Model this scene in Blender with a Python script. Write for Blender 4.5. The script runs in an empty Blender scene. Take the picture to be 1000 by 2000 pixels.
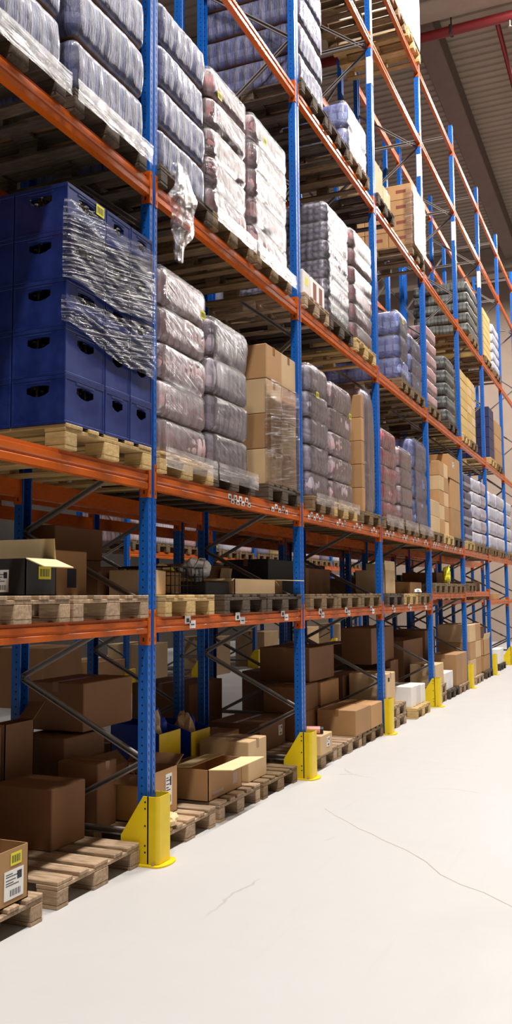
import bpy, math, random
from mathutils import Vector, Matrix, noise
RND = random.Random(11)
SC = bpy.context.scene
COL = SC.collection
PI = math.pi

# ------------------------------------------------------------------ mesh builder
class MB:
    def __init__(s):
        s.v = []; s.f = []; s.m = []; s.uv = None
    def box(s, x0, x1, y0, y1, z0, z1, ch=0.0, mi=0, mat=None):
        cx, cy, cz = (x0+x1)/2, (y0+y1)/2, (z0+z1)/2
        hx, hy, hz = abs(x1-x0)/2, abs(y1-y0)/2, abs(z1-z0)/2
        b = len(s.v)
        if ch <= 0:
            P = [(sx*hx, sy*hy, sz*hz) for sx in (-1, 1) for sy in (-1, 1) for sz in (-1, 1)]
            F = [(0, 1, 3, 2), (4, 6, 7, 5), (0, 4, 5, 1), (2, 3, 7, 6), (0, 2, 6, 4), (1, 5, 7, 3)]
        else:
            ch = min(ch, hx*.45, hy*.45, hz*.45)
            P = []; idx = {}
            for sx in (-1, 1):
                for sy in (-1, 1):
                    for sz in (-1, 1):
                        for ax in range(3):
                            p = [sx*(hx-ch), sy*(hy-ch), sz*(hz-ch)]
                            p[ax] = (sx*hx, sy*hy, sz*hz)[ax]
                            idx[(sx, sy, sz, ax)] = len(P); P.append(tuple(p))
            F = []
            for ax in range(3):
                o = [a for a in range(3) if a != ax]
                for sg in (-1, 1):
                    q = []
                    for a, c in ((-1, -1), (1, -1), (1, 1), (-1, 1)):
                        k = [0, 0, 0]; k[ax] = sg; k[o[0]] = a; k[o[1]] = c
                        q.append(idx[(k[0], k[1], k[2], ax)])
                    F.append(tuple(q))
            for ax in range(3):
                o = [a for a in range(3) if a != ax]
                for a in (-1, 1):
                    for c in (-1, 1):
                        q = []
                        for sg, w in ((-1, 0), (1, 0), (1, 1), (-1, 1)):
                            k = [0, 0, 0]; k[ax] = sg; k[o[0]] = a; k[o[1]] = c
                            q.append(idx[(k[0], k[1], k[2], o[w])])
                        F.append(tuple(q))
            for sx in (-1, 1):
                for sy in (-1, 1):
                    for sz in (-1, 1):
                        F.append(tuple(idx[(sx, sy, sz, a)] for a in range(3)))
        # orient outward (convex)
        for f in F:
            a, c, d = (Vector(P[f[0]]), Vector(P[f[1]]), Vector(P[f[2]]))
            n = (c-a).cross(d-a); mid = sum((Vector(P[i]) for i in f), Vector())/len(f)
            if n.dot(mid) < 0: f = tuple(reversed(f))
            s.f.append(tuple(b+i for i in f)); s.m.append(mi)
        for p in P:
            q = Vector((p[0]+cx, p[1]+cy, p[2]+cz))
            if mat is not None: q = mat @ q
            s.v.append(tuple(q))
        return s
    def prism(s, prof, t0, t1, axis='z', mi=0, mat=None):
        """extrude closed 2-D profile; axis z: (x,y); axis y: (x,z); axis x: (y,z)"""
        b = len(s.v); n = len(prof)
        for t in (t0, t1):
            for a, c in prof:
                p = {'z': (a, c, t), 'y': (a, t, c), 'x': (t, a, c)}[axis]
                p = Vector(p)
                if mat is not None: p = mat @ p
                s.v.append(tuple(p))
        area = sum(prof[i][0]*prof[(i+1) % n][1]-prof[(i+1) % n][0]*prof[i][1] for i in range(n))
        flip = (area < 0) ^ (axis == 'y')
        def add(f):
            s.f.append(tuple(reversed(f)) if flip else f); s.m.append(mi)
        for i in range(n):
            j = (i+1) % n
            add((b+i, b+j, b+n+j, b+n+i))
        add(tuple(b+i for i in reversed(range(n)))); add(tuple(b+n+i for i in range(n)))
        return s
    def quad(s, pts, mi=0):
        b = len(s.v); s.v += [tuple(p) for p in pts]; s.f.append(tuple(range(b, b+len(pts)))); s.m.append(mi); return s
    def tube(s, pts, r, n=8, mi=0, cap=True):
        pts = [Vector(p) for p in pts]; b = len(s.v); rr = r if isinstance(r, (list, tuple)) else [r]*len(pts)
        up = Vector((0, 0, 1))
        for i, p in enumerate(pts):
            t = (pts[min(i+1, len(pts)-1)]-pts[max(i-1, 0)]).normalized()
            a = t.cross(up)
            if a.length < .05: a = t.cross(Vector((0, 1, 0)))
            a.normalize(); c = a.cross(t)
            for k in range(n):
                w = 2*PI*k/n
                s.v.append(tuple(p+(a*math.cos(w)+c*math.sin(w))*rr[i]))
        for i in range(len(pts)-1):
            for k in range(n):
                k2 = (k+1) % n
                s.f.append((b+i*n+k, b+i*n+k2, b+(i+1)*n+k2, b+(i+1)*n+k)); s.m.append(mi)
        if cap:
            s.f.append(tuple(b+k for k in reversed(range(n)))); s.m.append(mi)
            s.f.append(tuple(b+(len(pts)-1)*n+k for k in range(n))); s.m.append(mi)
        return s
    def mesh(s, name, mats, smooth=False):
        me = bpy.data.meshes.new(name); me.from_pydata(s.v, [], s.f)
        for m in (mats if isinstance(mats, (list, tuple)) else [mats]): me.materials.append(m)
        me.polygons.foreach_set('material_index', s.m)
        if smooth: me.polygons.foreach_set('use_smooth', [True]*len(s.f))
        if s.uv:
            uvl = me.uv_layers.new(name='UVMap'); d = []
            for f in s.f:
                for i in f: d += list(s.uv[i])
            uvl.data.foreach_set('uv', d)
        me.update(); return me
    def build(s, name, mats, parent=None, loc=(0, 0, 0), smooth=False):
        return inst(s.mesh(name, mats, smooth), name, parent, loc)

def inst(me, name, parent=None, loc=(0, 0, 0), rot=None):
    o = bpy.data.objects.new(name, me); COL.objects.link(o); o.location = loc
    if rot: o.rotation_euler = rot
    if parent: o.parent = parent
    return o
def thing(name, label, cat, loc=(0, 0, 0), rz=0, group=None):
    o = bpy.data.objects.new(name, None); COL.objects.link(o); o.empty_display_size = .1
    o.location = loc; o.rotation_euler = (0, 0, rz); o['label'] = label; o['category'] = cat
    if group: o['group'] = group
    return o
def tag(o, label, cat, group=None):
    o['label'] = label; o['category'] = cat
    if group: o['group'] = group
    return o
def struct(o):
    o['kind'] = 'structure'; return o
def copy_tree(src, loc, label, rz=None, group=None):
    r = src.copy(); COL.objects.link(r); r.location = loc
    if rz is not None: r.rotation_euler = (0, 0, rz)
    r['label'] = label
    if group: r['group'] = group
    for ch in src.children:
        c = ch.copy(); COL.objects.link(c); c.parent = r
        for g in ch.children:
            d = g.copy(); COL.objects.link(d); d.parent = c
    return r

# ------------------------------------------------------------------ materials
def S(r, g, b):
    f = lambda c: (c/255/12.92) if c/255 <= .04045 else ((c/255+.055)/1.055)**2.4
    return (f(r), f(g), f(b), 1)
class NT:
    def __init__(s, name):
        s.mat = bpy.data.materials.new(name); s.mat.use_nodes = True
        s.t = s.mat.node_tree; s.N = s.t.nodes; s.L = s.t.links
        s.p = s.N['Principled BSDF']; s.out = s.N['Material Output']
    def n(s, typ, **kw):
        x = s.N.new(typ)
        for k, v in kw.items():
            if k.startswith('i_'):
                key = k[2:]; key = int(key) if key.isdigit() else key.replace('_', ' ')
                if isinstance(v, bpy.types.NodeSocket): s.L.new(v, x.inputs[key])
                else: x.inputs[key].default_value = v
            else: setattr(x, k, v)
        return x
    def math(s, op, a, b=None, c=None, clamp=False):
        x = s.N.new('ShaderNodeMath'); x.operation = op; x.use_clamp = clamp
        for i, v in enumerate((a, b, c)):
            if v is None: continue
            if isinstance(v, bpy.types.NodeSocket): s.L.new(v, x.inputs[i])
            else: x.inputs[i].default_value = v
        return x.outputs[0]
    def mix(s, f, a, b, blend='MIX'):
        x = s.N.new('ShaderNodeMix'); x.data_type = 'RGBA'; x.blend_type = blend
        for i, v in ((0, f), (6, a), (7, b)):
            if isinstance(v, bpy.types.NodeSocket): s.L.new(v, x.inputs[i])
            else: x.inputs[i].default_value = v
        return x.outputs[2]
    def coord(s, which='Object', scale=(1, 1, 1)):
        tc = s.n('ShaderNodeTexCoord'); mp = s.n('ShaderNodeMapping'); mp.inputs['Scale'].default_value = scale
        s.L.new(tc.outputs[which], mp.inputs[0]); return mp.outputs[0]
    def noise(s, vec, scale=5, detail=4, rough=.6, dist=0):
        x = s.n('ShaderNodeTexNoise'); s.L.new(vec, x.inputs['Vector'])
        x.inputs['Scale'].default_value = scale; x.inputs['Detail'].default_value = detail
        x.inputs['Roughness'].default_value = rough; x.inputs['Distortion'].default_value = dist
        return x.outputs[0]
    def ramp(s, f, stops):
        x = s.n('ShaderNodeValToRGB'); s.L.new(f, x.inputs[0]); e = x.color_ramp.elements
        while len(e) < len(stops): e.new(.5)
        for i, (p, c) in enumerate(stops): e[i].position = p; e[i].color = c if len(c) == 4 else (*c, 1)
        return x.outputs[0]
    def rng(s, f, a, b, c=0., d=1.):
        x = s.n('ShaderNodeMapRange'); s.L.new(f, x.inputs[0])
        for i, v in enumerate((a, b, c, d)): x.inputs[i+1].default_value = v
        return x.outputs[0]
    def set(s, **kw):
        for k, v in kw.items():
            k = k.replace('_', ' ')
            if isinstance(v, bpy.types.NodeSocket): s.L.new(v, s.p.inputs[k])
            else: s.p.inputs[k].default_value = v
        return s
    def bump(s, h, strength=.3, dist=.01):
        x = s.n('ShaderNodeBump'); s.L.new(h, x.inputs['Height']); x.inputs['Strength'].default_value = strength
        x.inputs['Distance'].default_value = dist; s.L.new(x.outputs[0], s.p.inputs['Normal']); return x.outputs[0]
def g(v): return (v, v, v, 1)

def simple(name, c, rough=.5, metal=0., var=.12, nscale=8, coat=0.):
    m = NT(name); v = m.coord()
    n = m.noise(v, nscale, 4)
    f = m.rng(n, .3, .7, 1-var, 1+var)
    x = m.mix(1, c, m.n('ShaderNodeCombineColor', i_0=f, i_1=f, i_2=f).outputs[0], 'MULTIPLY')
    m.set(Base_Color=x, Roughness=rough, Metallic=metal, Coat_Weight=coat)
    return m.mat
def paint(name, c, rough=.32):
    m = NT(name); v = m.coord(scale=(3, .6, 3)); n = m.noise(v, 9, 6, .7)
    w = m.rng(n, .66, .74); dirt = m.rng(m.noise(m.coord(), 2.3, 5), .35, .75, 1.06, .8)
    b = m.mix(1, c, m.n('ShaderNodeCombineColor', i_0=dirt, i_1=dirt, i_2=dirt).outputs[0], 'MULTIPLY')
    m.set(Base_Color=m.mix(m.math('MULTIPLY', w, .25), b, S(90, 70, 60)), Roughness=m.rng(n, .3, .7, rough-.06, rough+.14))
    return m.mat
M = {}
M['orange'] = paint('orange_paint', S(200, 92, 16), .26)
M['yellow'] = paint('yellow_paint', S(236, 204, 16), .38)
def blue_post():
    m = NT('blue_post_paint'); tc = m.n('ShaderNodeTexCoord'); sp = m.n('ShaderNodeSeparateXYZ'); m.L.new(tc.outputs['Object'], sp.inputs[0])
    x, y, z = sp.outputs
    ge = m.n('ShaderNodeNewGeometry'); vt = m.n('ShaderNodeVectorTransform'); vt.vector_type = 'NORMAL'; vt.convert_from = 'WORLD'; vt.convert_to = 'OBJECT'
    m.L.new(ge.outputs['Normal'], vt.inputs[0]); ns = m.n('ShaderNodeSeparateXYZ'); m.L.new(vt.outputs[0], ns.inputs[0])
    fz = m.math('MULTIPLY', m.math('SUBTRACT', m.math('FRACT', m.math('DIVIDE', z, .05)), .5), .05)
    afz = m.math('ABSOLUTE', fz)
    # round holes on the side flanges
    dx = m.math('ADD', x, .04)
    d1 = m.math('SQRT', m.math('ADD', m.math('MULTIPLY', dx, dx), m.math('MULTIPLY', fz, fz)))
    s1 = m.math('MULTIPLY', m.math('LESS_THAN', d1, .0065), m.math('GREATER_THAN', m.math('ABSOLUTE', ns.outputs[1]), .6))
    # slots on the face
    dy = m.math('ABSOLUTE', m.math('SUBTRACT', m.math('ABSOLUTE', m.math('ADD', y, m.math('MULTIPLY', fz, .25))), .032))
    s2 = m.math('MULTIPLY', m.math('MULTIPLY', m.math('LESS_THAN', dy, .0042), m.math('LESS_THAN', afz, .012)), m.math('GREATER_THAN', m.math('ABSOLUTE', ns.outputs[0]), .6))
    mask = m.math('ADD', s1, s2, clamp=True)
    n = m.noise(m.coord(scale=(6, 6, .8)), 7, 5)
    b = m.mix(m.rng(n, .3, .7), S(10, 80, 164), S(18, 102, 194))
    sc = m.rng(m.noise(m.coord(scale=(9, 9, 2)), 16, 6, .7), .68, .72)
    b = m.mix(m.math('MULTIPLY', sc, .35), b, S(120, 130, 150))
    m.set(Base_Color=m.mix(mask, b, S(6, 12, 28)), Roughness=m.math('ADD', .32, m.math('MULTIPLY', mask, .5)))
    return m.mat
M['blue'] = blue_post()
M['galv'] = simple('galvanised_steel', S(150, 143, 138), .4, .25, .1, 20)
M['dark_steel'] = simple('dark_steel', S(52, 56, 60), .5, .4)
M['black'] = simple('black_plastic', S(22, 22, 24), .45)
M['hole'] = simple('dark_hole', S(20, 17, 10), .9)
def wood(name, a, b, c, rough=.75, dark=.5):
    m = NT(name); v = m.coord(scale=(1.2, 12, 12)); n = m.noise(v, 4, 8, .65, .6)
    oi = m.n('ShaderNodeObjectInfo').outputs['Random']
    n2 = m.noise(m.coord(), 5, 4)
    col = m.ramp(n, [(.25, a), (.52, b), (.78, c)])
    r = m.rng(oi, 0, 1, .82, 1.18); st = m.rng(n2, .35, .72, 1.05, dark)
    k = m.math('MULTIPLY', r, st)
    col = m.mix(1, col, m.n('ShaderNodeCombineColor', i_0=k, i_1=k, i_2=k).outputs[0], 'MULTIPLY')
    m.set(Base_Color=col, Roughness=rough); m.bump(n, .35, .004); return m.mat
M['wood_new'] = wood('pale_new_wood', S(160, 126, 74), S(200, 168, 110), S(226, 198, 142), .7, .8)
M['wood_old'] = wood('weathered_wood', S(116, 92, 70), S(178, 150, 120), S(212, 186, 154), .8, .72)
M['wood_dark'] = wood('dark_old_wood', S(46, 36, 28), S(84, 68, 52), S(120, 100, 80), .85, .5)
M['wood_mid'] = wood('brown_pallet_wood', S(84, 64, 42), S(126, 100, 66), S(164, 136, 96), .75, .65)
def cardboard(name, c, rough=.72):
    m = NT(name); v = m.coord(scale=(1, 1, 1)); n = m.noise(v, 3.5, 5)
    oi = m.n('ShaderNodeObjectInfo').outputs['Random']
    k = m.math('MULTIPLY', m.rng(oi, 0, 1, .86, 1.12), m.rng(n, .3, .7, .93, 1.07))
    col = m.mix(1, c, m.n('ShaderNodeCombineColor', i_0=k, i_1=k, i_2=k).outputs[0], 'MULTIPLY')
    fl = m.noise(m.coord(scale=(40, 40, 3)), 3, 3)
    m.set(Base_Color=col, Roughness=rough); m.bump(fl, .12, .003); return m.mat
M['card'] = cardboard('kraft_cardboard', S(176, 134, 88))
M['card_light'] = cardboard('light_cardboard', S(206, 174, 130))
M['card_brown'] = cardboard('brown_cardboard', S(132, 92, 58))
M['card_gold'] = cardboard('yellowish_cardboard', S(196, 164, 96))
M['card_navy'] = cardboard('navy_crate', S(26, 32, 78), .45)
M['card_in'] = cardboard('cardboard_inside', S(226, 200, 152))
M['card_white'] = cardboard('white_carton', S(232, 226, 220))
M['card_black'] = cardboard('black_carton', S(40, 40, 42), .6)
M['tape'] = simple('parcel_tape', S(140, 100, 62), .25, 0, .05)
M['paper'] = simple('white_paper', S(232, 230, 226), .6, 0, .04)
M['ink'] = simple('dark_print', S(46, 44, 60), .6, 0, .1)
M['print_red'] = simple('reddish_print', S(130, 62, 44), .6, 0, .1)
M['label_yellow'] = simple('yellow_label', S(222, 214, 40), .55, 0, .05)
M['label_ink'] = simple('olive_label_print', S(96, 92, 18), .6, 0, .1)
def crate_mat():
    m = NT('blue_crate_plastic'); n = m.noise(m.coord(), 7, 5)
    oi = m.n('ShaderNodeObjectInfo').outputs['Random']
    a = m.mix(m.rng(n, .35, .7), S(16, 34, 96), S(28, 50, 120))
    m.set(Base_Color=a, Roughness=m.rng(n, .3, .7, .3, .5), Coat_Weight=.15); m.bump(n, .05, .01); return m.mat
M['crate'] = crate_mat()
M['glass_dark'] = simple('brown_bottle_glass', S(44, 34, 26), .12, 0, .1)
M['cap'] = simple('bottle_cap', S(190, 186, 170), .3, .6, .1)

def film_mat(name, base=.10, streak=.55, diag=.35, tint=(.9, .87, .9, 1), sc=1.0, rough=.2, bstr=.55, contrast=(.5, .72), fine=0., ior=1.28):
    """translucent stretch film: UV in metres, streaks run along u"""
    m = NT(name)
    uv = m.n('ShaderNodeUVMap'); rot = m.n('ShaderNodeVectorRotate'); rot.inputs['Angle'].default_value = diag; m.L.new(uv.outputs[0], rot.inputs[0])
    mp = m.n('ShaderNodeMapping'); mp.inputs['Scale'].default_value = (1.2*sc, 16*sc, 1); m.L.new(rot.outputs[0], mp.inputs[0])
    n1 = m.noise(mp.outputs[0], 2.2, 6, .62, .8)
    mp2 = m.n('ShaderNodeMapping'); mp2.inputs['Scale'].default_value = (5*sc, 9*sc, 1); m.L.new(uv.outputs[0], mp2.inputs[0])
    n2 = m.noise(mp2.outputs[0], 2.0, 5, .6, 1.2)
    n3 = m.noise(uv.outputs[0], 2.6, 3, .5)
    mp4 = m.n('ShaderNodeMapping'); mp4.inputs['Scale'].default_value = (.9*sc, (42-22*fine)*sc, 1); m.L.new(rot.outputs[0], mp4.inputs[0])
    n4 = m.noise(mp4.outputs[0], 2.4, 4, .6, .4)
    h = m.math('ADD', m.math('ADD', m.math('MULTIPLY', n1, 1.0-.88*fine), m.math('MULTIPLY', n2, .6-.52*fine)), m.math('MULTIPLY', n4, .35+.5*fine))
    st = m.rng(n1, contrast[0], contrast[1]); st2 = m.rng(n3, .35, .7, .25, 1.); st3 = m.rng(n4, .60, .70); st = m.math('MULTIPLY', st, 1-.75*fine)
    if fine: st = m.math('MULTIPLY', m.math('POWER', m.rng(n2, .56, .74), 1.5), .35); st3 = m.math('POWER', m.rng(n4, .50, .70), 2.0)
    a = m.math('ADD', base, m.math('MULTIPLY', m.math('MULTIPLY', m.math('ADD', st, m.math('MULTIPLY', st3, .6+.6*fine)), st2), streak), clamp=True)
    bp = m.n('ShaderNodeBump'); m.L.new(h, bp.inputs['Height']); bp.inputs['Strength'].default_value = bstr; bp.inputs['Distance'].default_value = .02
    m.set(Base_Color=tint, Roughness=.35); m.L.new(bp.outputs[0], m.p.inputs['Normal'])
    tr = m.n('ShaderNodeBsdfTransparent'); tr.inputs[0].default_value = (.97, .96, .98, 1)
    gl = m.n('ShaderNodeBsdfGlossy'); gl.inputs['Roughness'].default_value = rough; gl.inputs[0].default_value = (1, .98, .98, 1); m.L.new(bp.outputs[0], gl.inputs['Normal'])
    fr = m.n('ShaderNodeFresnel'); fr.inputs['IOR'].default_value = ior; m.L.new(bp.outputs[0], fr.inputs['Normal'])
    m1 = m.n('ShaderNodeMixShader'); m.L.new(a, m1.inputs[0]); m.L.new(tr.outputs[0], m1.inputs[1]); m.L.new(m.p.outputs[0], m1.inputs[2])
    m2 = m.n('ShaderNodeMixShader'); m.L.new(m.math('MULTIPLY', fr.outputs[0], 1.0, clamp=True), m2.inputs[0]); m.L.new(m1.outputs[0], m2.inputs[1]); m.L.new(gl.outputs[0], m2.inputs[2])
    m.L.new(m2.outputs[0], m.out.inputs[0])
    return m.mat
M['film'] = film_mat('stretch_film', .02, .16, contrast=(.52,.7))
M['film_heavy'] = film_mat('creased_stretch_film', .01, .60, -.16, sc=1.2, rough=.18, bstr=.6, contrast=(.52, .70), fine=1.)
M['film_skirt'] = film_mat('film_skirt', .10, .5, .05, sc=1.0, rough=.2, bstr=.6, contrast=(.42, .66))
M['film_clear'] = film_mat('clear_bag_film', .0, .16, 1.3, sc=2.2, rough=.1, bstr=1.)

def pack(name, body, stripe, label, pitch=.085, haze=.35, hz=(.82, .78, .80, 1), band=(.3, .6), rough=.28, hscale=1., top=None):
    """shrink-wrapped bottles: UV in metres (u round the stack, v up from the layer's foot)"""
    m = NT(name); uv = m.n('ShaderNodeUVMap'); sp = m.n('ShaderNodeSeparateXYZ'); m.L.new(uv.outputs[0], sp.inputs[0]); u, v = sp.outputs[0], sp.outputs[1]
    k = m.math('DIVIDE', u, pitch)
    fu = m.math('ABSOLUTE', m.math('SUBTRACT', m.math('FRACT', k), .5))      # 0 centre of bottle .5 gap
    cell = m.n('ShaderNodeTexWhiteNoise'); cell.noise_dimensions = '1D'; m.L.new(m.math('FLOOR', k), cell.inputs['W'])
    wob = m.noise(uv.outputs[0], 3, 3)
    bodyc = m.mix(m.rng(fu, .12, .5), body, stripe)
    bodyc = m.mix(m.math('MULTIPLY', cell.outputs[0], .35), bodyc, stripe)
    inb = m.math('MULTIPLY', m.math('GREATER_THAN', v, band[0]), m.math('LESS_THAN', v, band[1]))
    gap = m.math('LESS_THAN', fu, .40)
    c = m.mix(m.math('MULTIPLY', m.math('MULTIPLY', inb, gap), .75), bodyc, label)
    mp = m.n('ShaderNodeMapping'); mp.inputs['Scale'].default_value = (7*hscale, 2.2*hscale, 1); m.L.new(uv.outputs[0], mp.inputs[0])
    n1 = m.noise(mp.outputs[0], 2.2, 6, .65, 1.)
    mp2 = m.n('ShaderNodeMapping'); mp2.inputs['Scale'].default_value = (26, 2.6, 1); m.L.new(uv.outputs[0], mp2.inputs[0])
    n2 = m.noise(mp2.outputs[0], 2.5, 4, .6, .5)
    hf = m.math('ADD', haze*.45, m.math('MULTIPLY', m.rng(n1, .44, .66), haze*.8), clamp=True)
    c = m.mix(hf, c, hz)
    m.set(Base_Color=c, Roughness=rough+.12, Coat_Weight=.6 if name in ('dark_blue_packs', 'blue_water_packs') else .22, Coat_Roughness=.1 if name in ('dark_blue_packs', 'blue_water_packs') else .2)
    m.p.inputs['Specular IOR Level'].default_value = .35
    h = m.math('ADD', m.math('MULTIPLY', n1, .5), m.math('MULTIPLY', n2, .8)); m.bump(h, .5, .02)
    m.L.new(m.N[-1].outputs[0], m.p.inputs['Coat Normal']) if False else None
    return m.mat
P_ = {}
P_['pinkwhite'] = pack('pink_white_packs', S(176, 136, 138), S(100, 72, 78), S(190, 116, 114), .09, .42, S(204, 188, 192), (.07, .15))  # colour darkened to offset the strong lamp light up on tier three
P_['pinkwhite_brightened'] = pack('brightened_pink_white_packs', S(214, 176, 178), S(124, 92, 98), S(206, 132, 130), .09, .6, S(240, 230, 234), (.07, .15))  # brightened copy of the pink-white packs, making up for dimmer light on tier two
P_['rosegrey'] = pack('rose_grey_packs', S(200, 166, 168), S(100, 78, 86), S(206, 150, 150), .085, .55, S(230, 218, 222), (.06, .14))
P_['greyviolet'] = pack('grey_violet_packs', S(168, 156, 172), S(76, 68, 88), S(196, 176, 186), .085, .5, S(226, 218, 226), (.06, .12))
P_['blueclear'] = pack('dark_blue_packs', S(42, 56, 116), S(18, 22, 52), S(92, 96, 140), .10, .24, S(192, 188, 202), (.06, .13))
P_['water'] = pack('blue_water_packs', S(70, 98, 184), S(34, 50, 136), S(150, 172, 226), .11, .32, S(220, 222, 236), (.08, .16), .2)
P_['red'] = pack('red_packs', S(206, 36, 70), S(236, 190, 196), S(226, 60, 90), .10, .16, S(226, 206, 210), (.10, .16))
P_['white'] = pack('white_packs', S(206, 204, 214), S(120, 122, 150), S(150, 160, 206), .10, .5, S(234, 232, 238), (.05, .1))
P_['green'] = pack('dark_green_packs', S(30, 46, 36), S(16, 22, 20), S(120, 130, 120), .08, .25, S(170, 168, 172), (.08, .12))
P_['gold'] = pack('yellow_brown_packs', S(160, 128, 62), S(96, 74, 34), S(190, 166, 104), .09, .22, S(206, 194, 160), (.05, .09))
P_['navy'] = pack('navy_packs', S(26, 34, 84), S(12, 16, 44), S(200, 200, 214), .09, .2, S(170, 170, 190), (.07, .13))
P_['cage'] = pack('grey_green_packs', S(72, 78, 70), S(26, 28, 26), S(120, 120, 116), .07, .2, S(170, 170, 166), (.05, .1))
def cans_mat():
    m = NT('clear_bottle_grid_pack'); uv = m.n('ShaderNodeUVMap'); sp = m.n('ShaderNodeSeparateXYZ'); m.L.new(uv.outputs[0], sp.inputs[0])
    fu = m.math('SUBTRACT', m.math('FRACT', m.math('DIVIDE', sp.outputs[0], .07)), .5); fv = m.math('SUBTRACT', m.math('FRACT', m.math('DIVIDE', sp.outputs[1], .07)), .5)
    d = m.math('SQRT', m.math('ADD', m.math('MULTIPLY', fu, fu), m.math('MULTIPLY', fv, fv)))
    c = m.mix(m.rng(d, .15, .5), S(150, 146, 168), S(46, 40, 52))
    n = m.noise(uv.outputs[0], 9, 5, .65, .8)
    c = m.mix(m.rng(n, .45, .8, .1, .6), c, S(200, 194, 206))
    m.set(Base_Color=c, Roughness=.25, Coat_Weight=.4, Coat_Roughness=.15); m.bump(m.math('SUBTRACT', m.math('MULTIPLY', n, .5), d), .6, .02); return m.mat
P_['cans'] = cans_mat()
P_['plainwhite'] = simple('plain_white_wrap', S(240, 236, 232), .5, 0, .05)
# ------------------------------------------------------------------ setting
def floor_mat():
    m = NT('pale_concrete_floor'); v = m.coord(); n = m.noise(v, .7, 6, .6, .3); n2 = m.noise(v, 14, 6, .7)
    c = m.mix(m.rng(n, .3, .72), S(198, 197, 196), S(188, 186, 184))
    c = m.mix(m.rng(n2, .62, .8, 0, .25), c, S(196, 186, 176))
    # tyre scuffs along the aisle
    sc = m.noise(m.coord(scale=(9, .35, 1)), 2.0, 5, .6)
    c = m.mix(m.rng(sc, .6, .78, 0, .18), c, S(180, 170, 162))
    # fine cracks
    vo = m.n('ShaderNodeTexVoronoi'); vo.feature = 'DISTANCE_TO_EDGE'; vo.inputs['Scale'].default_value = .22
    dv = m.n('ShaderNodeVectorMath'); dv.operation = 'ADD'; m.L.new(v, dv.inputs[0])
    nz = m.n('ShaderNodeTexNoise'); nz.inputs['Scale'].default_value = 1.3; nz.inputs['Detail'].default_value = 5; m.L.new(v, nz.inputs['Vector'])
    sca = m.n('ShaderNodeVectorMath'); sca.operation = 'SCALE'; sca.inputs[3].default_value = .5; m.L.new(nz.outputs[1], sca.inputs[0]); m.L.new(sca.outputs[0], dv.inputs[1])
    m.L.new(dv.outputs[0], vo.inputs['Vector'])
    cr = m.math('MULTIPLY', m.math('LESS_THAN', vo.outputs[0], .0022), m.rng(m.noise(v, .9, 2), .52, .6))
    c = m.mix(m.math('MULTIPLY', cr, .4), c, S(150, 138, 128))
    m.set(Base_Color=c, Roughness=m.rng(n, .3, .7, .42, .6)); m.bump(n2, .05, .005); return m.mat
M['floor'] = floor_mat()
def ceil_mat():
    m = NT('ribbed_metal_deck'); n = m.noise(m.coord(), 1.2, 4)
    m.set(Base_Color=m.mix(m.rng(n, .3, .7), S(160, 148, 132), S(146, 134, 120)), Roughness=.6); return m.mat
M['ceil'] = ceil_mat()
M['concrete'] = simple('concrete_girder', S(168, 154, 138), .8, 0, .08, 3)
M['concrete_brown'] = simple('brown_beam', S(116, 100, 90), .8, 0, .08, 3)
M['wall_east'] = simple('grey_wall', S(84, 80, 76), .8)
M['wall_dark'] = simple('dark_wall', S(60, 54, 50), .8)
M['wall'] = simple('beige_wall', S(170, 150, 134), .8, 0, .06, 1.5)
M['redpipe'] = simple('dark_red_pipe', S(120, 26, 30), .45, 0, .06)

X_W, X_E, Y_S, Y_N, CZ = -11.0, 7.0, -9.0, 27.0, 13.0
struct(MB().box(X_W, X_E, Y_S, Y_N, -.2, 0).build('floor', M['floor']))
CR = [(.55, 1.75), (.693, 1.571), (.84, 1.42), (.975, 1.264), (1.1, 1.16), (1.22, 1.029), (1.42, .86), (1.6, .649), (1.736, .426), (1.884, .282), (2.026, .195), (2.205, .017), (2.483, -.219), (2.7, -.42)]
mb = MB(); n = len(CR)
for i, (x, y) in enumerate(CR):
    w = .0028*(.4+.6*math.sin(PI*(i+.5)/n)); mb.v += [(x-w, y-w, .0006), (x+w, y+w, .0006)]
for i in range(n-1): mb.f.append((2*i, 2*i+1, 2*i+3, 2*i+2)); mb.m.append(0)
struct(mb.build('floor_crack', simple('crack_line', S(172, 162, 146), .9)))
# trapezoidal deck, ribs along X
mb = MB(); prof = []; y = Y_S; pit = .24
while y < Y_N:
    prof += [(y, CZ), (y+.10, CZ), (y+.125, CZ+.035), (y+.215, CZ+.035)]; y += pit
n = len(prof)
for (a, b) in prof: mb.v += [(X_W, a, b), (X_E, a, b)]
for i in range(n-1): mb.f.append((2*i, 2*i+2, 2*i+3, 2*i+1)); mb.m.append(0)
b0 = len(mb.v)
mb.box(X_W, X_E, Y_S, Y_N, CZ+.08, CZ+.2)
struct(mb.build('ceiling', M['ceil']))
struct(MB().box(X_W, X_E, Y_N, Y_N+.2, 0, CZ+.2).build('wall_back', M['wall']))
struct(MB().box(X_W-.2, X_W, Y_S, Y_N, 0, CZ+.2).build('wall_left', M['wall_dark']))
struct(MB().box(X_E, X_E+.2, Y_S, Y_N, 0, CZ+.2).build('wall_right', M['wall_east']))
struct(MB().box(X_W, X_E, Y_S-.2, Y_S, 0, CZ+.2).build('wall_front', M['wall_dark']))
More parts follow.
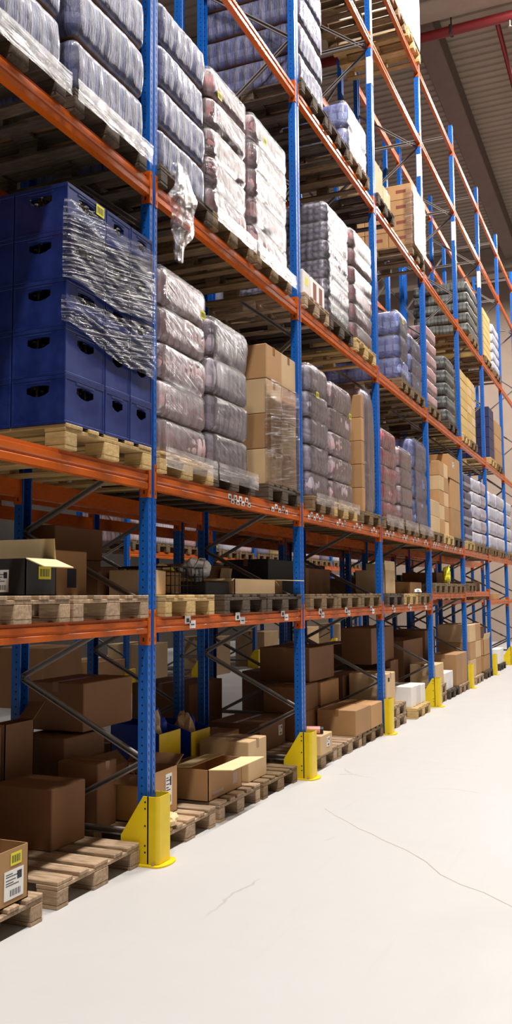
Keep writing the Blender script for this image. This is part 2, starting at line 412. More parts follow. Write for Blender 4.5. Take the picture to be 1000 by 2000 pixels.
# concrete roof beams along the aisle and one girder across
struct(MB().box(-.74, -.30, 10.92, Y_N, 12.5, CZ, .02).build('ceiling_beam', M['concrete_brown']))
struct(MB().box(X_W, X_E, 10.3, 10.92, 12.4, CZ, .02).build('ceiling_girder', M['concrete']))
struct(MB().box(X_W, X_E, 24.2, 24.7, 12.1, CZ, .02).build('ceiling_girder', M['concrete']))
pipe = thing('sprinkler_pipe', 'dark red pipe running under the ceiling across the aisle', 'pipe', (0, 11.1, 12.26))
mb = MB(); mb.tube([(-6, 0, 0), (6.5, 0, 0)], .09, 12); mb.build('main_pipe', M['redpipe'], pipe, smooth=True)
mb = MB(); mb.tube([(.88, 0, .02), (.88, 12.5, .02)], .045, 10); mb.build('branch_pipe', M['redpipe'], pipe, smooth=True)
for xx in (.05, 1.35):
    mb = MB(); mb.box(xx-.03, xx+.03, -.09, .09, -.085, .09, .01); mb.tube([(xx, 0, .08), (xx, 0, .73)], .012, 6); mb.build('pipe_clamp', M['dark_steel'], pipe)
mb = MB(); mb.tube([(1.12, 0, -.06), (1.12, 0, -.2)], [.02, .012], 8); mb.tube([(1.12, 0, -.2), (1.12, 0, -.215)], [.035, .03], 8); mb.build('sprinkler_head', M['galv'], pipe)

# ------------------------------------------------------------------ racking
PITCH = 2.8
CONN = [0, 1.356, 2.307, 4.290, 6.477, 8.682, 9.844]
BH = [0, .10, .12, .12, .12, .12, .12]
BT = lambda L: CONN[L]+.175
H = 10.44
ORD = ['', 'first', 'second', 'third', 'fourth', 'fifth', 'sixth', 'seventh', 'eighth', 'ninth', 'tenth']
TIER = ['floor', 'one', 'two', 'three', 'four', 'five', 'six']
def bayw(b):
    if b == 0: return 'left of the first front post'
    if b >= 7: return 'beyond the seventh front post'
    return 'between %s and %s front posts' % (ORD[b], ORD[b+1])
# post profile (x: face at 0 towards the aisle, back at -.07)
pp = [(0, -.05), (0, -.014), (-.012, -.009), (-.012, .009), (0, .014), (0, .05), (-.07, .05), (-.07, .038), (-.006, .042), (-.006, .018), (-.018, .013), (-.018, -.013), (-.006, -.018), (-.006, -.042), (-.07, -.038), (-.07, -.05)]
post_me = MB().prism(pp, .01, H, 'z').mesh('post', M['blue'])
foot_mb = MB(); foot_mb.box(-.11, .03, -.075, .075, 0, .01, .002); foot_mb.tube([(.015, .06, .01), (.015, .06, .03)], .008, 6); foot_mb.tube([(-.09, -.06, .01), (-.09, -.06, .03)], .008, 6)
foot_me = foot_mb.mesh('foot_plate', M['dark_steel'])
def chan(ax, az, bx, bz, k=1.):
    """open C channel between two points in the frame's X-Z plane, open side towards -Y"""
    d = Vector((bx-ax, 0, bz-az)); L = d.length; ang = math.atan2(d.z, d.x)
    T = Matrix.Translation((ax, 0, az)) @ Matrix.Rotation(-ang, 4, 'Y')
    mb = MB()
    prof = [(-.014, -.022), (-.014, -.012), (-.011, -.012), (-.011, -.019), (.011, -.019), (.011, .019), (-.011, .019), (-.011, .012), (-.014, .012), (-.014, .022), (.014, .022), (.014, -.022)]
    prof = [(a*k, b*k) for a, b in prof]
    mb.prism(prof, 0, L, 'x', mat=T)
    mb.tube([T @ Vector((.03, -.018, 0)), T @ Vector((.03, .018, 0))], .009, 6)
    return mb
braces = []
z = .12; side = 1
pts = [(-1.03, .12)]
k = 0
zz = .62
while zz < H-.3:
    pts.append((-.045 if k % 2 == 0 else -1.03, zz)); zz += .497 if zz < 2.6 else .76; k += 1
for i in range(len(pts)-1):
    (ax, az), (bx, bz) = pts[i], pts[i+1]
    braces.append(chan(ax, az, bx, bz, .85).mesh('brace', M['galv']))
horiz = [chan(-1.02, hz, -.05, hz).mesh('horizontal_strut', M['galv']) for hz in (.17, 8.80, 10.25)]
rear_braces = braces[:5]+[chan(-.045 if i % 2 == 0 else -1.03, 2.6+i*1.25, -1.03 if i % 2 == 0 else -.045, 2.6+(i+1)*1.25, .8).mesh('brace', M['galv']) for i in range(6)]
def make_frame(label, loc, group, plate=False):
    t = thing('rack_frame', label, 'rack', loc, 0, group)
    inst(post_me, 'post', t); inst(post_me, 'post', t, (-1.07, 0, 0), (0, 0, PI))
    inst(foot_me, 'foot_plate', t); inst(foot_me, 'foot_plate', t, (-1.07, 0, 0), (0, 0, PI))
    for b in (braces if loc[0] > -.5 else rear_braces): inst(b, 'brace', t)
    for b in horiz: inst(b, 'horizontal_strut', t)
    return t
frames = []
for k in range(1, 9):
    t = make_frame('%s blue perforated post frame of the front rack, counted from the left' % ORD[k] if k < 8 else 'farthest blue post frame of the front rack at right edge', (0, PITCH*(k-1), 0), 'front rack frames')
    if 3 <= k <= 6:
        mb = MB(); mb.box(.0005, .0025, -.0515, .046, 8.2, 8.56); mb.box(-.06, .0005, -.0525, -.0505, 8.2, 8.56); o = mb.build('notice_plate', M['paper'], t); o['label'] = 'white notice stuck on the post'
    frames.append(t)
for k in range(2, 9):
    make_frame('dark blue post frame behind the front rack, opposite its %s post' % ORD[k], (-1.27, PITCH*(k-1), 0), 'rear rack frames')
    if k <= 5:
        t = tag(MB().box(-1.27, -1.07, PITCH*(k-1)-.012, PITCH*(k-1)+.012, 1.06, 1.09, .003).build('spacer_bar', M['galv']), 'short steel spacer bar behind the %s front post' % ORD[k], 'bar', 'spacer bars')
for k in range(4, 11):
    make_frame('blue post frame across the far aisle, %s from the left' % ORD[k-3], (-5.3, PITCH*(k-1), 0), 'far rack frames')

Lb = PITCH-.108
def beam_mesh(h, name='rail_bar'):
    # front face at x=0 with two shallow grooves
    a = h
    prof = [(0, 0), (0, a*.30), (-.007, a*.36), (-.007, a*.46), (0, a*.52), (0, a*.78), (-.014, a*.82), (-.014, a), (-.05, a), (-.05, 0)]
    return MB().prism(prof, 0, Lb, 'y').mesh(name, M['orange'])
def conn_mesh(s):
    # L-shaped end plate, s=-1 at the near end (lies on the +Y side of the post), s=+1 far end
    mb = MB()
    y0 = -.004 if s < 0 else Lb
    mb.box(-.062, .004, y0, y0+.004, 0, .225, .001)
    if s < 0: mb.box(0, .004, -.032, 0, 0, .225, .001)
    else: mb.box(0, .004, Lb+.004, Lb+.036, 0, .225, .001)
    hy = -.02 if s < 0 else Lb+.02
    yy = y0-.0005 if s > 0 else y0+.0045
    for zc in (.035, .19):
        mb.box(-.036, -.026, yy, yy+.0006, zc-.012, zc+.012, mi=1)
        mb.box(.0042, .0048, hy-.003, hy+.003, zc-.012, zc+.012, mi=1)
    return mb.mesh('end_connector', [M['orange'], M['hole']])
beam_me = {.10: beam_mesh(.10), .12: beam_mesh(.12)}
conn_me = [conn_mesh(-1), conn_mesh(1)]
def tagm(w, h, kind=0):
    mb = MB(); mb.box(0, .0012, 0, w, 0, h)
    if kind == 0: mb.box(.0012, .0018, w*.25, w*.75, h*.15, h*.6, mi=1)
    else: mb.box(.0012, .0018, w*.2, w*.8, h*.4, h*.55, mi=1)
    return mb.mesh('shelf_label', [M['paper'], M['ink']])
lab_me = [tagm(.085, .06, 0), tagm(.09, .055, 1), tagm(.055, .04, 0)]
def make_beam(label, x, b, L, front=True, labels=(), group='front rack beams', dz=0.):
    t = thing('shelf_rail', label, 'beam', (x, PITCH*(b-1)+.054, CONN[L]+dz), 0, group)
    h = BH[L]; zb = .175-h
    if front:
        bar = inst(beam_me[h], 'rail_bar', t, (0, 0, zb)); inst(conn_me[0], 'end_connector', t); inst(conn_me[1], 'end_connector', t)
    else:
        # turned round: open back towards the aisle
        r = (0, 0, PI)
        inst(beam_me[h], 'rail_bar', t, (0, Lb, zb), r); inst(conn_me[0], 'end_connector', t, (0, Lb, 0), r); inst(conn_me[1], 'end_connector', t, (0, Lb, 0), r)
    for (yy, zc, kd) in labels:
        o = inst(lab_me[kd], 'shelf_label', bar, (.0005, yy, zc)); o['label'] = 'small white barcode label'
    return t
LAB1 = [(.40, .045, 0), (.47, .010, 1), (1.24, .045, 0), (1.33, .012, 1), (2.2, .05, 0), (2.28, .012, 1)]
LAB2 = [(y, z2, 2) for y in (1.12, 1.22, 1.32, 1.44) for z2 in (.055,)]+[(y+.05, .02, 2) for y in (1.12, 1.22, 1.32, 1.44)]+[(y, .03+.03*(i % 2), 2) for i, y in enumerate((2.0, 2.08, 2.16, 2.25, 2.33))]
LAB2b = [(y, .03+.035*(i % 2), 2) for i, y in enumerate((.12, .2, .28, .36, .44, .52, 1.0, 1.08, 1.17, 1.26, 1.6, 1.7, 1.8, 1.9, 2.3, 2.4, 2.5))]
first_vis = {1: 0, 2: 0, 3: 0, 4: 1, 5: 2, 6: 3}
for L in range(1, 7):
    for b in range(first_vis[L], 8):
        dz = .16 if (L == 1 and b == 4) else (.18 if (L == 1 and b == 5) else 0)
        labs = ()
        if L == 1 and 1 <= b <= 3: labs = LAB1
        if L == 2 and b == 1: labs = LAB2
        if L == 2 and 2 <= b <= 4: labs = LAB2b
        make_beam('orange beam on the aisle side, tier %s, %s' % (TIER[L], bayw(b)), 0, b, L, True, labs, 'front rack beams', dz)
        if L == 6 and b < 4: continue
        make_beam('orange beam on the back side, tier %s, %s' % (TIER[L], bayw(b)), -1.07, b, L, False, (), 'back beams', dz)
for L in (1, 2, 3, 4, 5):
    for b in range(1, 8):
        if L >= 3 and b < 3: continue
        make_beam('shaded orange beam of the rack behind, tier %s, %s' % (TIER[L], bayw(b).replace('front ', '')), -1.27, b, L, True, (), 'rear rack beams')
        if L <= 2: make_beam('orange beam at far side of rear rack, tier %s, %s' % (TIER[L], bayw(b).replace('front ', '')), -2.34, b, L, False, (), 'rear rack beams')
for L in (1, 2, 3):
    for b in range(4, 10):
        make_beam('orange beam across the far aisle, tier %s, %s far bay' % (TIER[L], ORD[b-3]), -5.3, b, L, True, (), 'far rack beams')

# yellow post guards
BOLT = MB().tube([(0, 0, 0), (0, 0, .012)], .011, 6).mesh('bolt', M['galv'])
def guard(label, y, wing):
    t = thing('post_guard', label, 'guard', (0, y, 0), 0, 'yellow post guards')
    # bent front plate
    w = .085; prof = []
    for (px, py, a0) in ((.075, -w+.025, -PI/2), (.075, w-.025, 0)):
        for i in range(5):
            a = a0+i*PI/8; prof.append((px+.025*math.cos(a), py+.025*math.sin(a)))
    inner = [(px*.0+(x0-.006 if True else 0), y0*.94) for (x0, y0) in reversed(prof) for px in (0,)]
    back = .02
    prof2 = [(back, -w)]+prof+[(back, w), (back, w-.006)]+inner+[(back, -w+.006)]
    mb = MB(); mb.prism(prof2, .012, .42, 'z'); mb.build('front_plate', M['yellow'], t)
    mb = MB()
    for s in ((-1, 1) if wing else ()):
        y0 = s*w; y1 = s*(w-.006)
        mb.prism([(.03, .012), (.03, .42), (-.01, .42), (-.17, .17), (-.17, .012)], min(y0, y1), max(y0, y1), 'y')
    if wing:
        for zc in (.08, .12, .24, .345, .385): mb.tube([(.005, -w-.0006, zc), (.005, -w+.001, zc)], .0065, 8, mi=1)
        mb.build('side_plate', [M['yellow'], M['hole']], t)
    mb = MB(); pr = [(-.06, -.12)]+[(.09+.06*math.cos(a), .12*math.sin(a)) for a in [(-PI/2+i*PI/10) for i in range(11)]]+[(-.06, .12)]
    mb.prism(pr, 0, .01, 'z'); foot = mb.build('foot_plate', M['yellow'], t)
    for yy in (-.1, .1): inst(BOLT, 'bolt', foot, (.07, yy, .01))
for k, wg in ((1, True), (2, True), (3, False), (4, True), (5, False), (6, False), (7, True)):
    guard('yellow steel guard at the foot of the %s blue post%s' % (ORD[k], '' if wg else ', narrow type'), PITCH*(k-1), wg)

# ------------------------------------------------------------------ pallets
PW, PD = .82, 1.2
def pallet_parts(rnd, new=False):
    """local: x from 0 (aisle side) to -PD, y -PW/2..PW/2, z 0..0.144. list of (name, MB, offset)"""
    out = []
    ys = [(-.41, .145), (-.2225, .10), (-.075, .145), (.1225, .10), (.265, .145)]
    for i, (y0, w) in enumerate(ys):
        dx = rnd.uniform(-.012, .008)
        out.append(('deck_board', MB().box(-PD+rnd.uniform(0, .01), dx*.5, y0+.004, y0+w-.004, .122, .144, .004)))
    for x0 in (0, -.5275, -PD+.145):
        x1 = x0-.145 if x0 == 0 else x0-.145
        out.append(('cross_board', MB().box(x0-.145, x0-.003, -.41, .41, .1, .122, .003)))
    for x0 in (-.002, -.5275, -PD+.145):
        for y0 in (-.41, -.0725, .31):
            w = .10 if y0 != -.0725 else .145
            out.append(('block', MB().box(x0-.14, x0, y0, y0+w, .022, .1, .005)))
    for y0 in (-.41, -.0725, .31):
        w = .10 if y0 != -.0725 else .145
        out.append(('bottom_board', MB().box(-PD+.005, -.003, y0, y0+w, 0, .022, .003)))
    return out
PAL = {}
def palette(kind):
    if kind in PAL: return PAL[kind]
    r = random.Random(hash(kind) % 97 if False else sum(map(ord, kind)))
    mat = M['wood_'+kind]
    parts = [(n, mb.mesh('pallet_'+n, mat)) for n, mb in pallet_parts(r)]
    one = MB()
    for n, mb in pallet_parts(r):
        b = len(one.v); one.v += mb.v; one.f += [tuple(b+i for i in f) for f in mb.f]; one.m += mb.m
    PAL[kind] = (parts, one.mesh('wooden_pallet', mat)); return PAL[kind]
KW = {'new': 'pale new wooden pallet', 'old': 'weathered grey-brown pallet', 'dark': 'dark old wooden pallet', 'mid': 'brown wooden pallet'}
def pallet(kind, yc, zb, label, xf=.03, detail=True, rz=0., sy=1.0, group='wooden pallets'):
    parts, one = palette(kind)
    if detail:
        t = thing('wooden_pallet', label, 'pallet', (xf, yc, zb), rz, group)
        for n, me in parts: inst(me, n, t)
    else:
        t = tag(inst(one, 'wooden_pallet', None, (xf, yc, zb)), label, 'pallet', group); t.rotation_euler = (0, 0, rz)
    t.scale = (1, sy, 1)
    return t

# ------------------------------------------------------------------ wrapped loads
def perim(hw, hd, rc, step):
    """rounded rectangle, x in +-hd, y in +-hw; returns list (x,y,nx,ny,u)"""
    P = []; u = 0
    def seg(x0, y0, x1, y1, nx, ny):
        nonlocal u
        L = math.hypot(x1-x0, y1-y0); n = max(2, int(L/step))
        for i in range(n):
            t = i/n; P.append((x0+(x1-x0)*t, y0+(y1-y0)*t, nx, ny, u+L*t))
        u += L
    def arc(cx, cy, a0):
        nonlocal u
        n = 5; L = rc*PI/2
        for i in range(n):
            a = a0+PI/2*i/n; P.append((cx+rc*math.cos(a), cy+rc*math.sin(a), math.cos(a), math.sin(a), u+L*i/n))
        u += L
    seg(hd, -hw+rc, hd, hw-rc, 1, 0); arc(hd-rc, hw-rc, 0)
    seg(hd-rc, hw, -hd+rc, hw, 0, 1); arc(-hd+rc, hw-rc, PI/2)
    seg(-hd, hw-rc, -hd, -hw+rc, -1, 0); arc(-hd+rc, -hw+rc, PI)
    seg(-hd+rc, -hw, hd-rc, -hw, 0, -1); arc(hd-rc, -hw+rc, 3*PI/2)
    return P, u
def layer_mb(hw, hd, h, z0, seed, step, amp, pitch, pinch=.035, rows=9, rc=.055, wob=.009):
    P, U = perim(hw, hd, rc, step); n = len(P); mb = MB(); mb.uv = []
    for r in range(rows+1):
        v = r/rows
        ins = 0
        if v < .07: ins = pinch*.35*(1-v/.07)**1.5
        elif v > .86: ins = pinch*1.15*((v-.86)/.14)**2.0
        ins -= .010*math.sin(PI*v)
        for (x, y, nx, ny, u) in P:
            w = noise.noise(Vector((x*2.2+seed*7.1, y*2.2, v*1.2+seed)))*wob*1.6
            w2 = noise.noise(Vector((x*9+seed*3, y*9, v*4+seed)))*wob*.5
            bot = abs(math.cos(PI*u/pitch))*amp*math.sin(PI*min(1, max(0, (v-.02)/.96)))**.4
            zz = z0+h*v+noise.noise(Vector((x*3+seed, y*3, 5.+seed+(0 if r < rows else .0))))*.012*(1 if 0 < r < rows else .7)
            d = -ins+bot+w+w2
            mb.v.append((x+nx*d, y+ny*d, zz)); mb.uv.append((u, h*v))
    for r in range(rows):
        for i in range(n):
            j = (i+1) % n
            mb.f.append((r*n+i, r*n+j, (r+1)*n+j, (r+1)*n+i)); mb.m.append(0)
    mb.f.append(tuple(rows*n+i for i in range(n))); mb.m.append(0)
    mb.f.append(tuple(i for i in reversed(range(n)))); mb.m.append(1)
    return mb
def shell_mb(hw, hd, H_, nl, seed, step, rc=.08, drop=.1, top=True, off=.012, z_lo=None, z_hi=None, crush=.01):
    P, U = perim(hw, hd, rc, step); n = len(P); mb = MB(); mb.uv = []
    h = H_/nl; rows = []
    z_lo = -drop if z_lo is None else z_lo; z_hi = H_+.005 if z_hi is None else z_hi
    R_ = max(10, int((z_hi-z_lo)/.035))
    for r in range(R_+1):
        zc = z_lo+(z_hi-z_lo)*r/R_
        fr = (zc/h) % 1.0 if 0 < zc < H_-.001 else .5
        e = min(fr, 1-fr)
        ins = .045*max(0, 1-(1-fr)/.15)**1.6 if fr > .5 else .015*max(0, 1-fr/.06)
        if zc < 0: ins = -.0
        if zc > H_-.04: ins += .03*((zc-H_+.04)/.045)**2
        for (x, y, nx, ny, u) in P:
            w = noise.noise(Vector((x*2.2+seed*5.3, y*2.2, zc*2.2+seed)))*.012
            w += abs(noise.noise(Vector((u*3.+seed, zc*26.+u*4, seed))))*crush
            d = off+.008-ins+w
            mb.v.append((x+nx*d, y+ny*d, zc)); mb.uv.append((u+seed*1.7, zc+seed))
    for r in range(R_):
        for i in range(n):
            j = (i+1) % n
            mb.f.append((r*n+i, r*n+j, (r+1)*n+j, (r+1)*n+i)); mb.m.append(0)
    return mb
PITCHES = {'pinkwhite': .09, 'rosegrey': .085, 'greyviolet': .085, 'blueclear': .10, 'water': .11, 'red': .08, 'white': .10, 'green': .08, 'gold': .09, 'navy': .09, 'pinkwhite_brightened': .09, 'cage': .07, 'cans': .07, 'plainwhite': .3}
def sticker(parent, p, w, h, kind='yellow', face='x', rz=0):
    """flat printed label on a face; face x: towards the aisle, face y: towards -Y"""
    mb = MB()
    if kind == 'yellow':
        mb.box(0, .0015, -w/2, w/2, 0, h)
        for i in range(7):
            a = -w*.38+i*w*.11; mb.box(.0015, .002, a, a+w*(.05 if i % 2 else .08), h*.2, h*.8, mi=1)
        mats = [M['label_yellow'], M['label_ink']]
    else:
        mb.box(0, .0015, -w/2, w/2, 0, h)
        for i, zz in enumerate((.86, .78, .66, .56, .48)):
            mb.box(.0015, .002, -w*.42, -w*.42+w*(.35+.4*((i*37 % 10)/10)), h*zz, h*(zz+.03), mi=1)
        for i in range(12):
            a = -w*.2+i*w*.048; mb.box(.0015, .002, a, a+w*(.016 if i % 3 else .03), h*.1, h*.32, mi=1)
        mb.box(.0015, .002, w*.16, w*.4, h*.62, h*.9, mi=1)
        mats = [M['paper'], M['ink']]
    o = mb.build('label', mats, parent, p)
    o.rotation_euler = (0, 0, rz if face == 'x' else -PI/2+rz)
    o['label'] = 'yellow barcode label' if kind == 'yellow' else 'white printed paper label'
    return o
def load(kind, y0, y1, zb, zt, nl, label, xf=.0, depth=1.1, near=True, film=True, group=None, seed=None, stick=None, fm='film', amp=None, drop=-.004, pinch=.05):
    hw = (y1-y0)/2; hd = depth/2; h = (zt-zb)/nl; seed = seed if seed is not None else RND.random()*50
    t = thing('wrapped_pack_stack', label, 'wrapped goods', (xf-hd, (y0+y1)/2, zb), RND.uniform(-.004, .004), group or 'shrink-wrapped stacks')
    step = .022 if near else .06; rows = 14 if near else 7
    a = (.006 if near else .004) if amp is None else amp
    for i in range(nl):
        hh = h*RND.uniform(.96, .995)
        mb = layer_mb(hw-.02-RND.uniform(0, .01), hd-.02, h*.985, h*i, seed+i*3.7, step, a, PITCHES[kind], pinch, rows)
        o = mb.build('pack_layer', [P_[kind], M['card_brown']], t, smooth=True)
    if film and kind != 'blueclear':
        shell_mb(hw-.02, hd-.02, zt-zb, nl, seed, .035 if near else .08, drop=drop).build('stretch_film', M[fm], t, smooth=True)
    if stick:
        for (sy, sz, k_) in stick: sticker(t, (hd+.018, sy, sz), .075 if k_ == 'yellow' else .12, .06 if k_ == 'yellow' else .16, k_)
    return t
def film_sheet(x, ya, yb, z0, z1, dep, seed):
    mb = MB(); mb.uv = []; A = []; st = .03
    n = int(dep/st); A += [(x-dep+dep*i/n, ya, 0, -1) for i in range(n)]
    n2 = int((yb-ya)/st); A += [(x, ya+(yb-ya)*i/n2, 1, 0) for i in range(n2+1)]
    R_ = int((z1-z0)/.03); u = 0
    for i, (px, py, nx, ny) in enumerate(A):
        for r in range(R_+1):
            z_ = z0+(z1-z0)*r/R_; d = .004+abs(noise.noise(Vector((i*.09, z_*22, seed))))*.014+abs(noise.noise(Vector((i*.2, z_*4, seed+3))))*.012
            mb.v.append((px+nx*d, py+ny*d, z_+(.03*noise.noise(Vector((i*.2, seed, r)))) if r in (0, R_) else 0 or z_)) if False else mb.v.append((px+nx*d, py+ny*d, z_)); mb.uv.append((i*st, z_))
    for i in range(len(A)-1):
        for r in range(R_):
            a = i*(R_+1)+r; mb.f.append((a, a+R_+1, a+R_+2, a+1)); mb.m.append(0)
    return mb
def skirt(w_, y0, y1, zb):
    mb = film_sheet(.056, y0-.005, y1+.005, zb+.035+RND.uniform(0, .03), zb+PH+.03, .0, RND.random()*20)
    tag(mb.build('film_skirt', M['film_skirt'], smooth=True), 'loose film edge hanging '+w_, 'film', 'film edges over the pallets')

def where(L, b, pos=None):
    w = 'on tier %s' % TIER[L]
    if pos: w += ', %s place' % pos
    return w+' '+bayw(b).replace(' front', '')

def BZ(L, b=1): return BT(L)+(.16 if (L, b) == (1, 4) else .18 if (L, b) == (1, 5) else 0)
PH = .144
# ---- tier two loads with their pallets
T2 = BT(2)+PH
rows2 = [
 (1, 'first', .07, .84, 3.93, 5, 'pinkwhite_brightened', 'pinkish white bottle stack', 'new', dict(stick=[(.25, 1.08, 'yellow')])),
 (1, 'middle', .88, 1.62, 3.80, 4, 'greyviolet', 'grey-violet bottle stack', 'dark', {}),
 (2, 'first', 3.06, 3.68, 3.96, 5, 'greyviolet', 'dark-sided grey bottle stack', 'mid', dict(stick=[(-.12, 1.0, 'yellow')])),
 (2, 'middle', 3.74, 4.50, 3.92, 5, 'rosegrey', 'rosy grey bottle stack', 'new', dict(stick=[(.22, .98, 'yellow')])),
 (3, 'first', 5.66, 6.48, 3.76, 5, 'red', 'red and white bottle stack', 'mid', {}),
 (3, 'middle', 6.62, 7.36, 3.66, 4, 'rosegrey', 'low grey wrapped stack', 'mid', {}),
 (3, 'last', 7.44, 8.30, 3.91, 3, 'water', 'blue bottle stack', 'mid', {}),
 (5, 'first', 11.35, 12.2, 3.92, 4, 'navy', 'navy striped bottle stack', 'new', {}),
 (5, 'middle', 12.35, 13.2, 3.93, 5, 'white', 'white wrapped bottle stack', 'mid', {}),
 (5, 'last', 13.3, 13.93, 3.96, 5, 'greyviolet', 'grey wrapped stack', 'mid', {}),
 (6, 'first', 14.4, 15.3, 3.88, 4, 'white', 'pale blue-white bottle stack', 'mid', {}),
 (6, 'last', 15.45, 16.6, 3.91, 4, 'white', 'pale blue-white bottle stack', 'mid', {}),
 (7, 'first', 17.0, 17.9, 3.9, 4, 'white', 'white bottle stack', 'mid', {}),
]
for (b, pos, y0, y1, zt, nl, kd, look, pk, kw) in rows2:
    near = b <= 3
    lt = load(kd, y0, y1, T2, zt, nl, look+' '+where(2, b, pos), near=near, film=(b <= 3), **kw)
    if b <= 3: skirt(where(2, b, pos), y0, y1, BT(2))
    pallet(pk, (y0+y1)/2, BT(2), KW[pk]+' under the '+look+' '+('on tier two' if b not in (6,) else pos+' on tier two'), detail=b <= 3, sy=min(1, (y1-y0+.04)/.82))

# ---- tier three; shade underneath is put into the darker pallet wood
T3 = BT(3)+PH
rows3 = [
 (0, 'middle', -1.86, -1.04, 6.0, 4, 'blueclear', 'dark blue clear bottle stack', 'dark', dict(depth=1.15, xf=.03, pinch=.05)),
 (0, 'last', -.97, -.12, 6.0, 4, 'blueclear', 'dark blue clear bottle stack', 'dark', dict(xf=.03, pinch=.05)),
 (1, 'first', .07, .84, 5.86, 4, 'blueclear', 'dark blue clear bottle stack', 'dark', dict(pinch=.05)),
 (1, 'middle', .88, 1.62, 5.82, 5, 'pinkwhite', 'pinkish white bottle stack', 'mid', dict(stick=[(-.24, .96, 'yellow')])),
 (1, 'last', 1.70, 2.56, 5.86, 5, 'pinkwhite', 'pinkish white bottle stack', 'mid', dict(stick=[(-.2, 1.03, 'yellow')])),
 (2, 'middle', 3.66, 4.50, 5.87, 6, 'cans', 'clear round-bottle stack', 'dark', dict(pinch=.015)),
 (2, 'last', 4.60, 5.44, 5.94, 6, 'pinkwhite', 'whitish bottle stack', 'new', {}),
 (3, 'middle', 6.72, 7.30, 5.58, 3, 'water', 'glossy blue water stack', 'mid', dict(stick=[(-.1, .8, 'yellow')])),
 (3, 'last', 7.36, 8.14, 5.42, 3, 'water', 'lower blue water stack', 'mid', {}),
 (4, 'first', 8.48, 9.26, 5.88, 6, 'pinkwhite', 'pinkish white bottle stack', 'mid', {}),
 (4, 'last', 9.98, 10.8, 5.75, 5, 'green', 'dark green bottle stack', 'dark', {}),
]
for (b, pos, y0, y1, zt, nl, kd, look, pk, kw) in rows3:
    t = load(kd, y0, y1, T3, zt, nl, look+' '+where(3, b, pos), near=b <= 3, film=(b <= 3), **kw)
    if (b, pos) == (1, 'first'): TAIL_PARENT = t
    if b <= 1 and pos != 'first': skirt(where(3, b, pos), y0, y1, BT(3))
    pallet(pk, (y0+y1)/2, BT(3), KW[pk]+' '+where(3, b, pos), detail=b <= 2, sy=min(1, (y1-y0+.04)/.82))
# ---- tier four
T4 = BT(4)+PH
rows4 = [
 (2, 'first', 2.88, 3.68, 8.45, 5, 'blueclear', 'dark blue bottle stack', 'dark', dict(pinch=.045)),
 (2, 'last', 4.45, 5.32, 7.42, 2, 'water', 'low blue-white bottle stack', 'mid', {}),
 (5, 'middle', 12.32, 13.55, 7.84, 5, 'cage', 'grey-green wrapped stack', 'mid', {}),
 (6, 'last', 15.6, 16.6, 7.9, 5, 'white', 'white wrapped stack', 'mid', {}),
]
for (b, pos, y0, y1, zt, nl, kd, look, pk, kw) in rows4:
    load(kd, y0, y1, T4, zt, nl, look+' '+where(4, b, pos), near=b <= 3, film=(b <= 3), **kw)
    pallet(pk, (y0+y1)/2, BT(4), KW[pk]+' '+where(4, b, pos), detail=b <= 2)
pallet('dark', 3.98+.1, BT(4), KW['dark']+' '+where(4, 2, 'middle'), detail=True, sy=.85)

# film tail hanging from the first load on tier three
mb = MB(); mb.uv = []
NS, NT_ = 26, 20
for i in range(NS+1):
    s_ = i/NS
    zc = 4.64-s_*.68
    wd = .03+.10*math.sin(PI*min(1, s_*1.05))**.8+.015*math.sin(s_*21)
    cx = .105+.02*math.sin(s_*5); cy = .16+.02*math.sin(s_*4)+s_*.06
    for j in range(NT_):
        a = 2*PI*j/NT_
        rr = wd*(1+.35*noise.noise(Vector((math.cos(a)*1.6, math.sin(a)*1.6, s_*6))))*(1+.12*math.sin(a*5+s_*14))
        mb.v.append((cx+rr*.45*math.cos(a), cy+rr*math.sin(a), zc+.02*noise.noise(Vector((a, s_*9, 2.)))))
        mb.uv.append((a*.1, s_*.7))
for i in range(NS):
    for j in range(NT_):
        k2 = (j+1) % NT_; mb.f.append((i*NT_+j, i*NT_+k2, (i+1)*NT_+k2, (i+1)*NT_+j)); mb.m.append(0)
tag(mb.build('film_tail', M['film_clear'], smooth=True), 'crumpled clear film hanging over the tier three beam beside the first post', 'film')

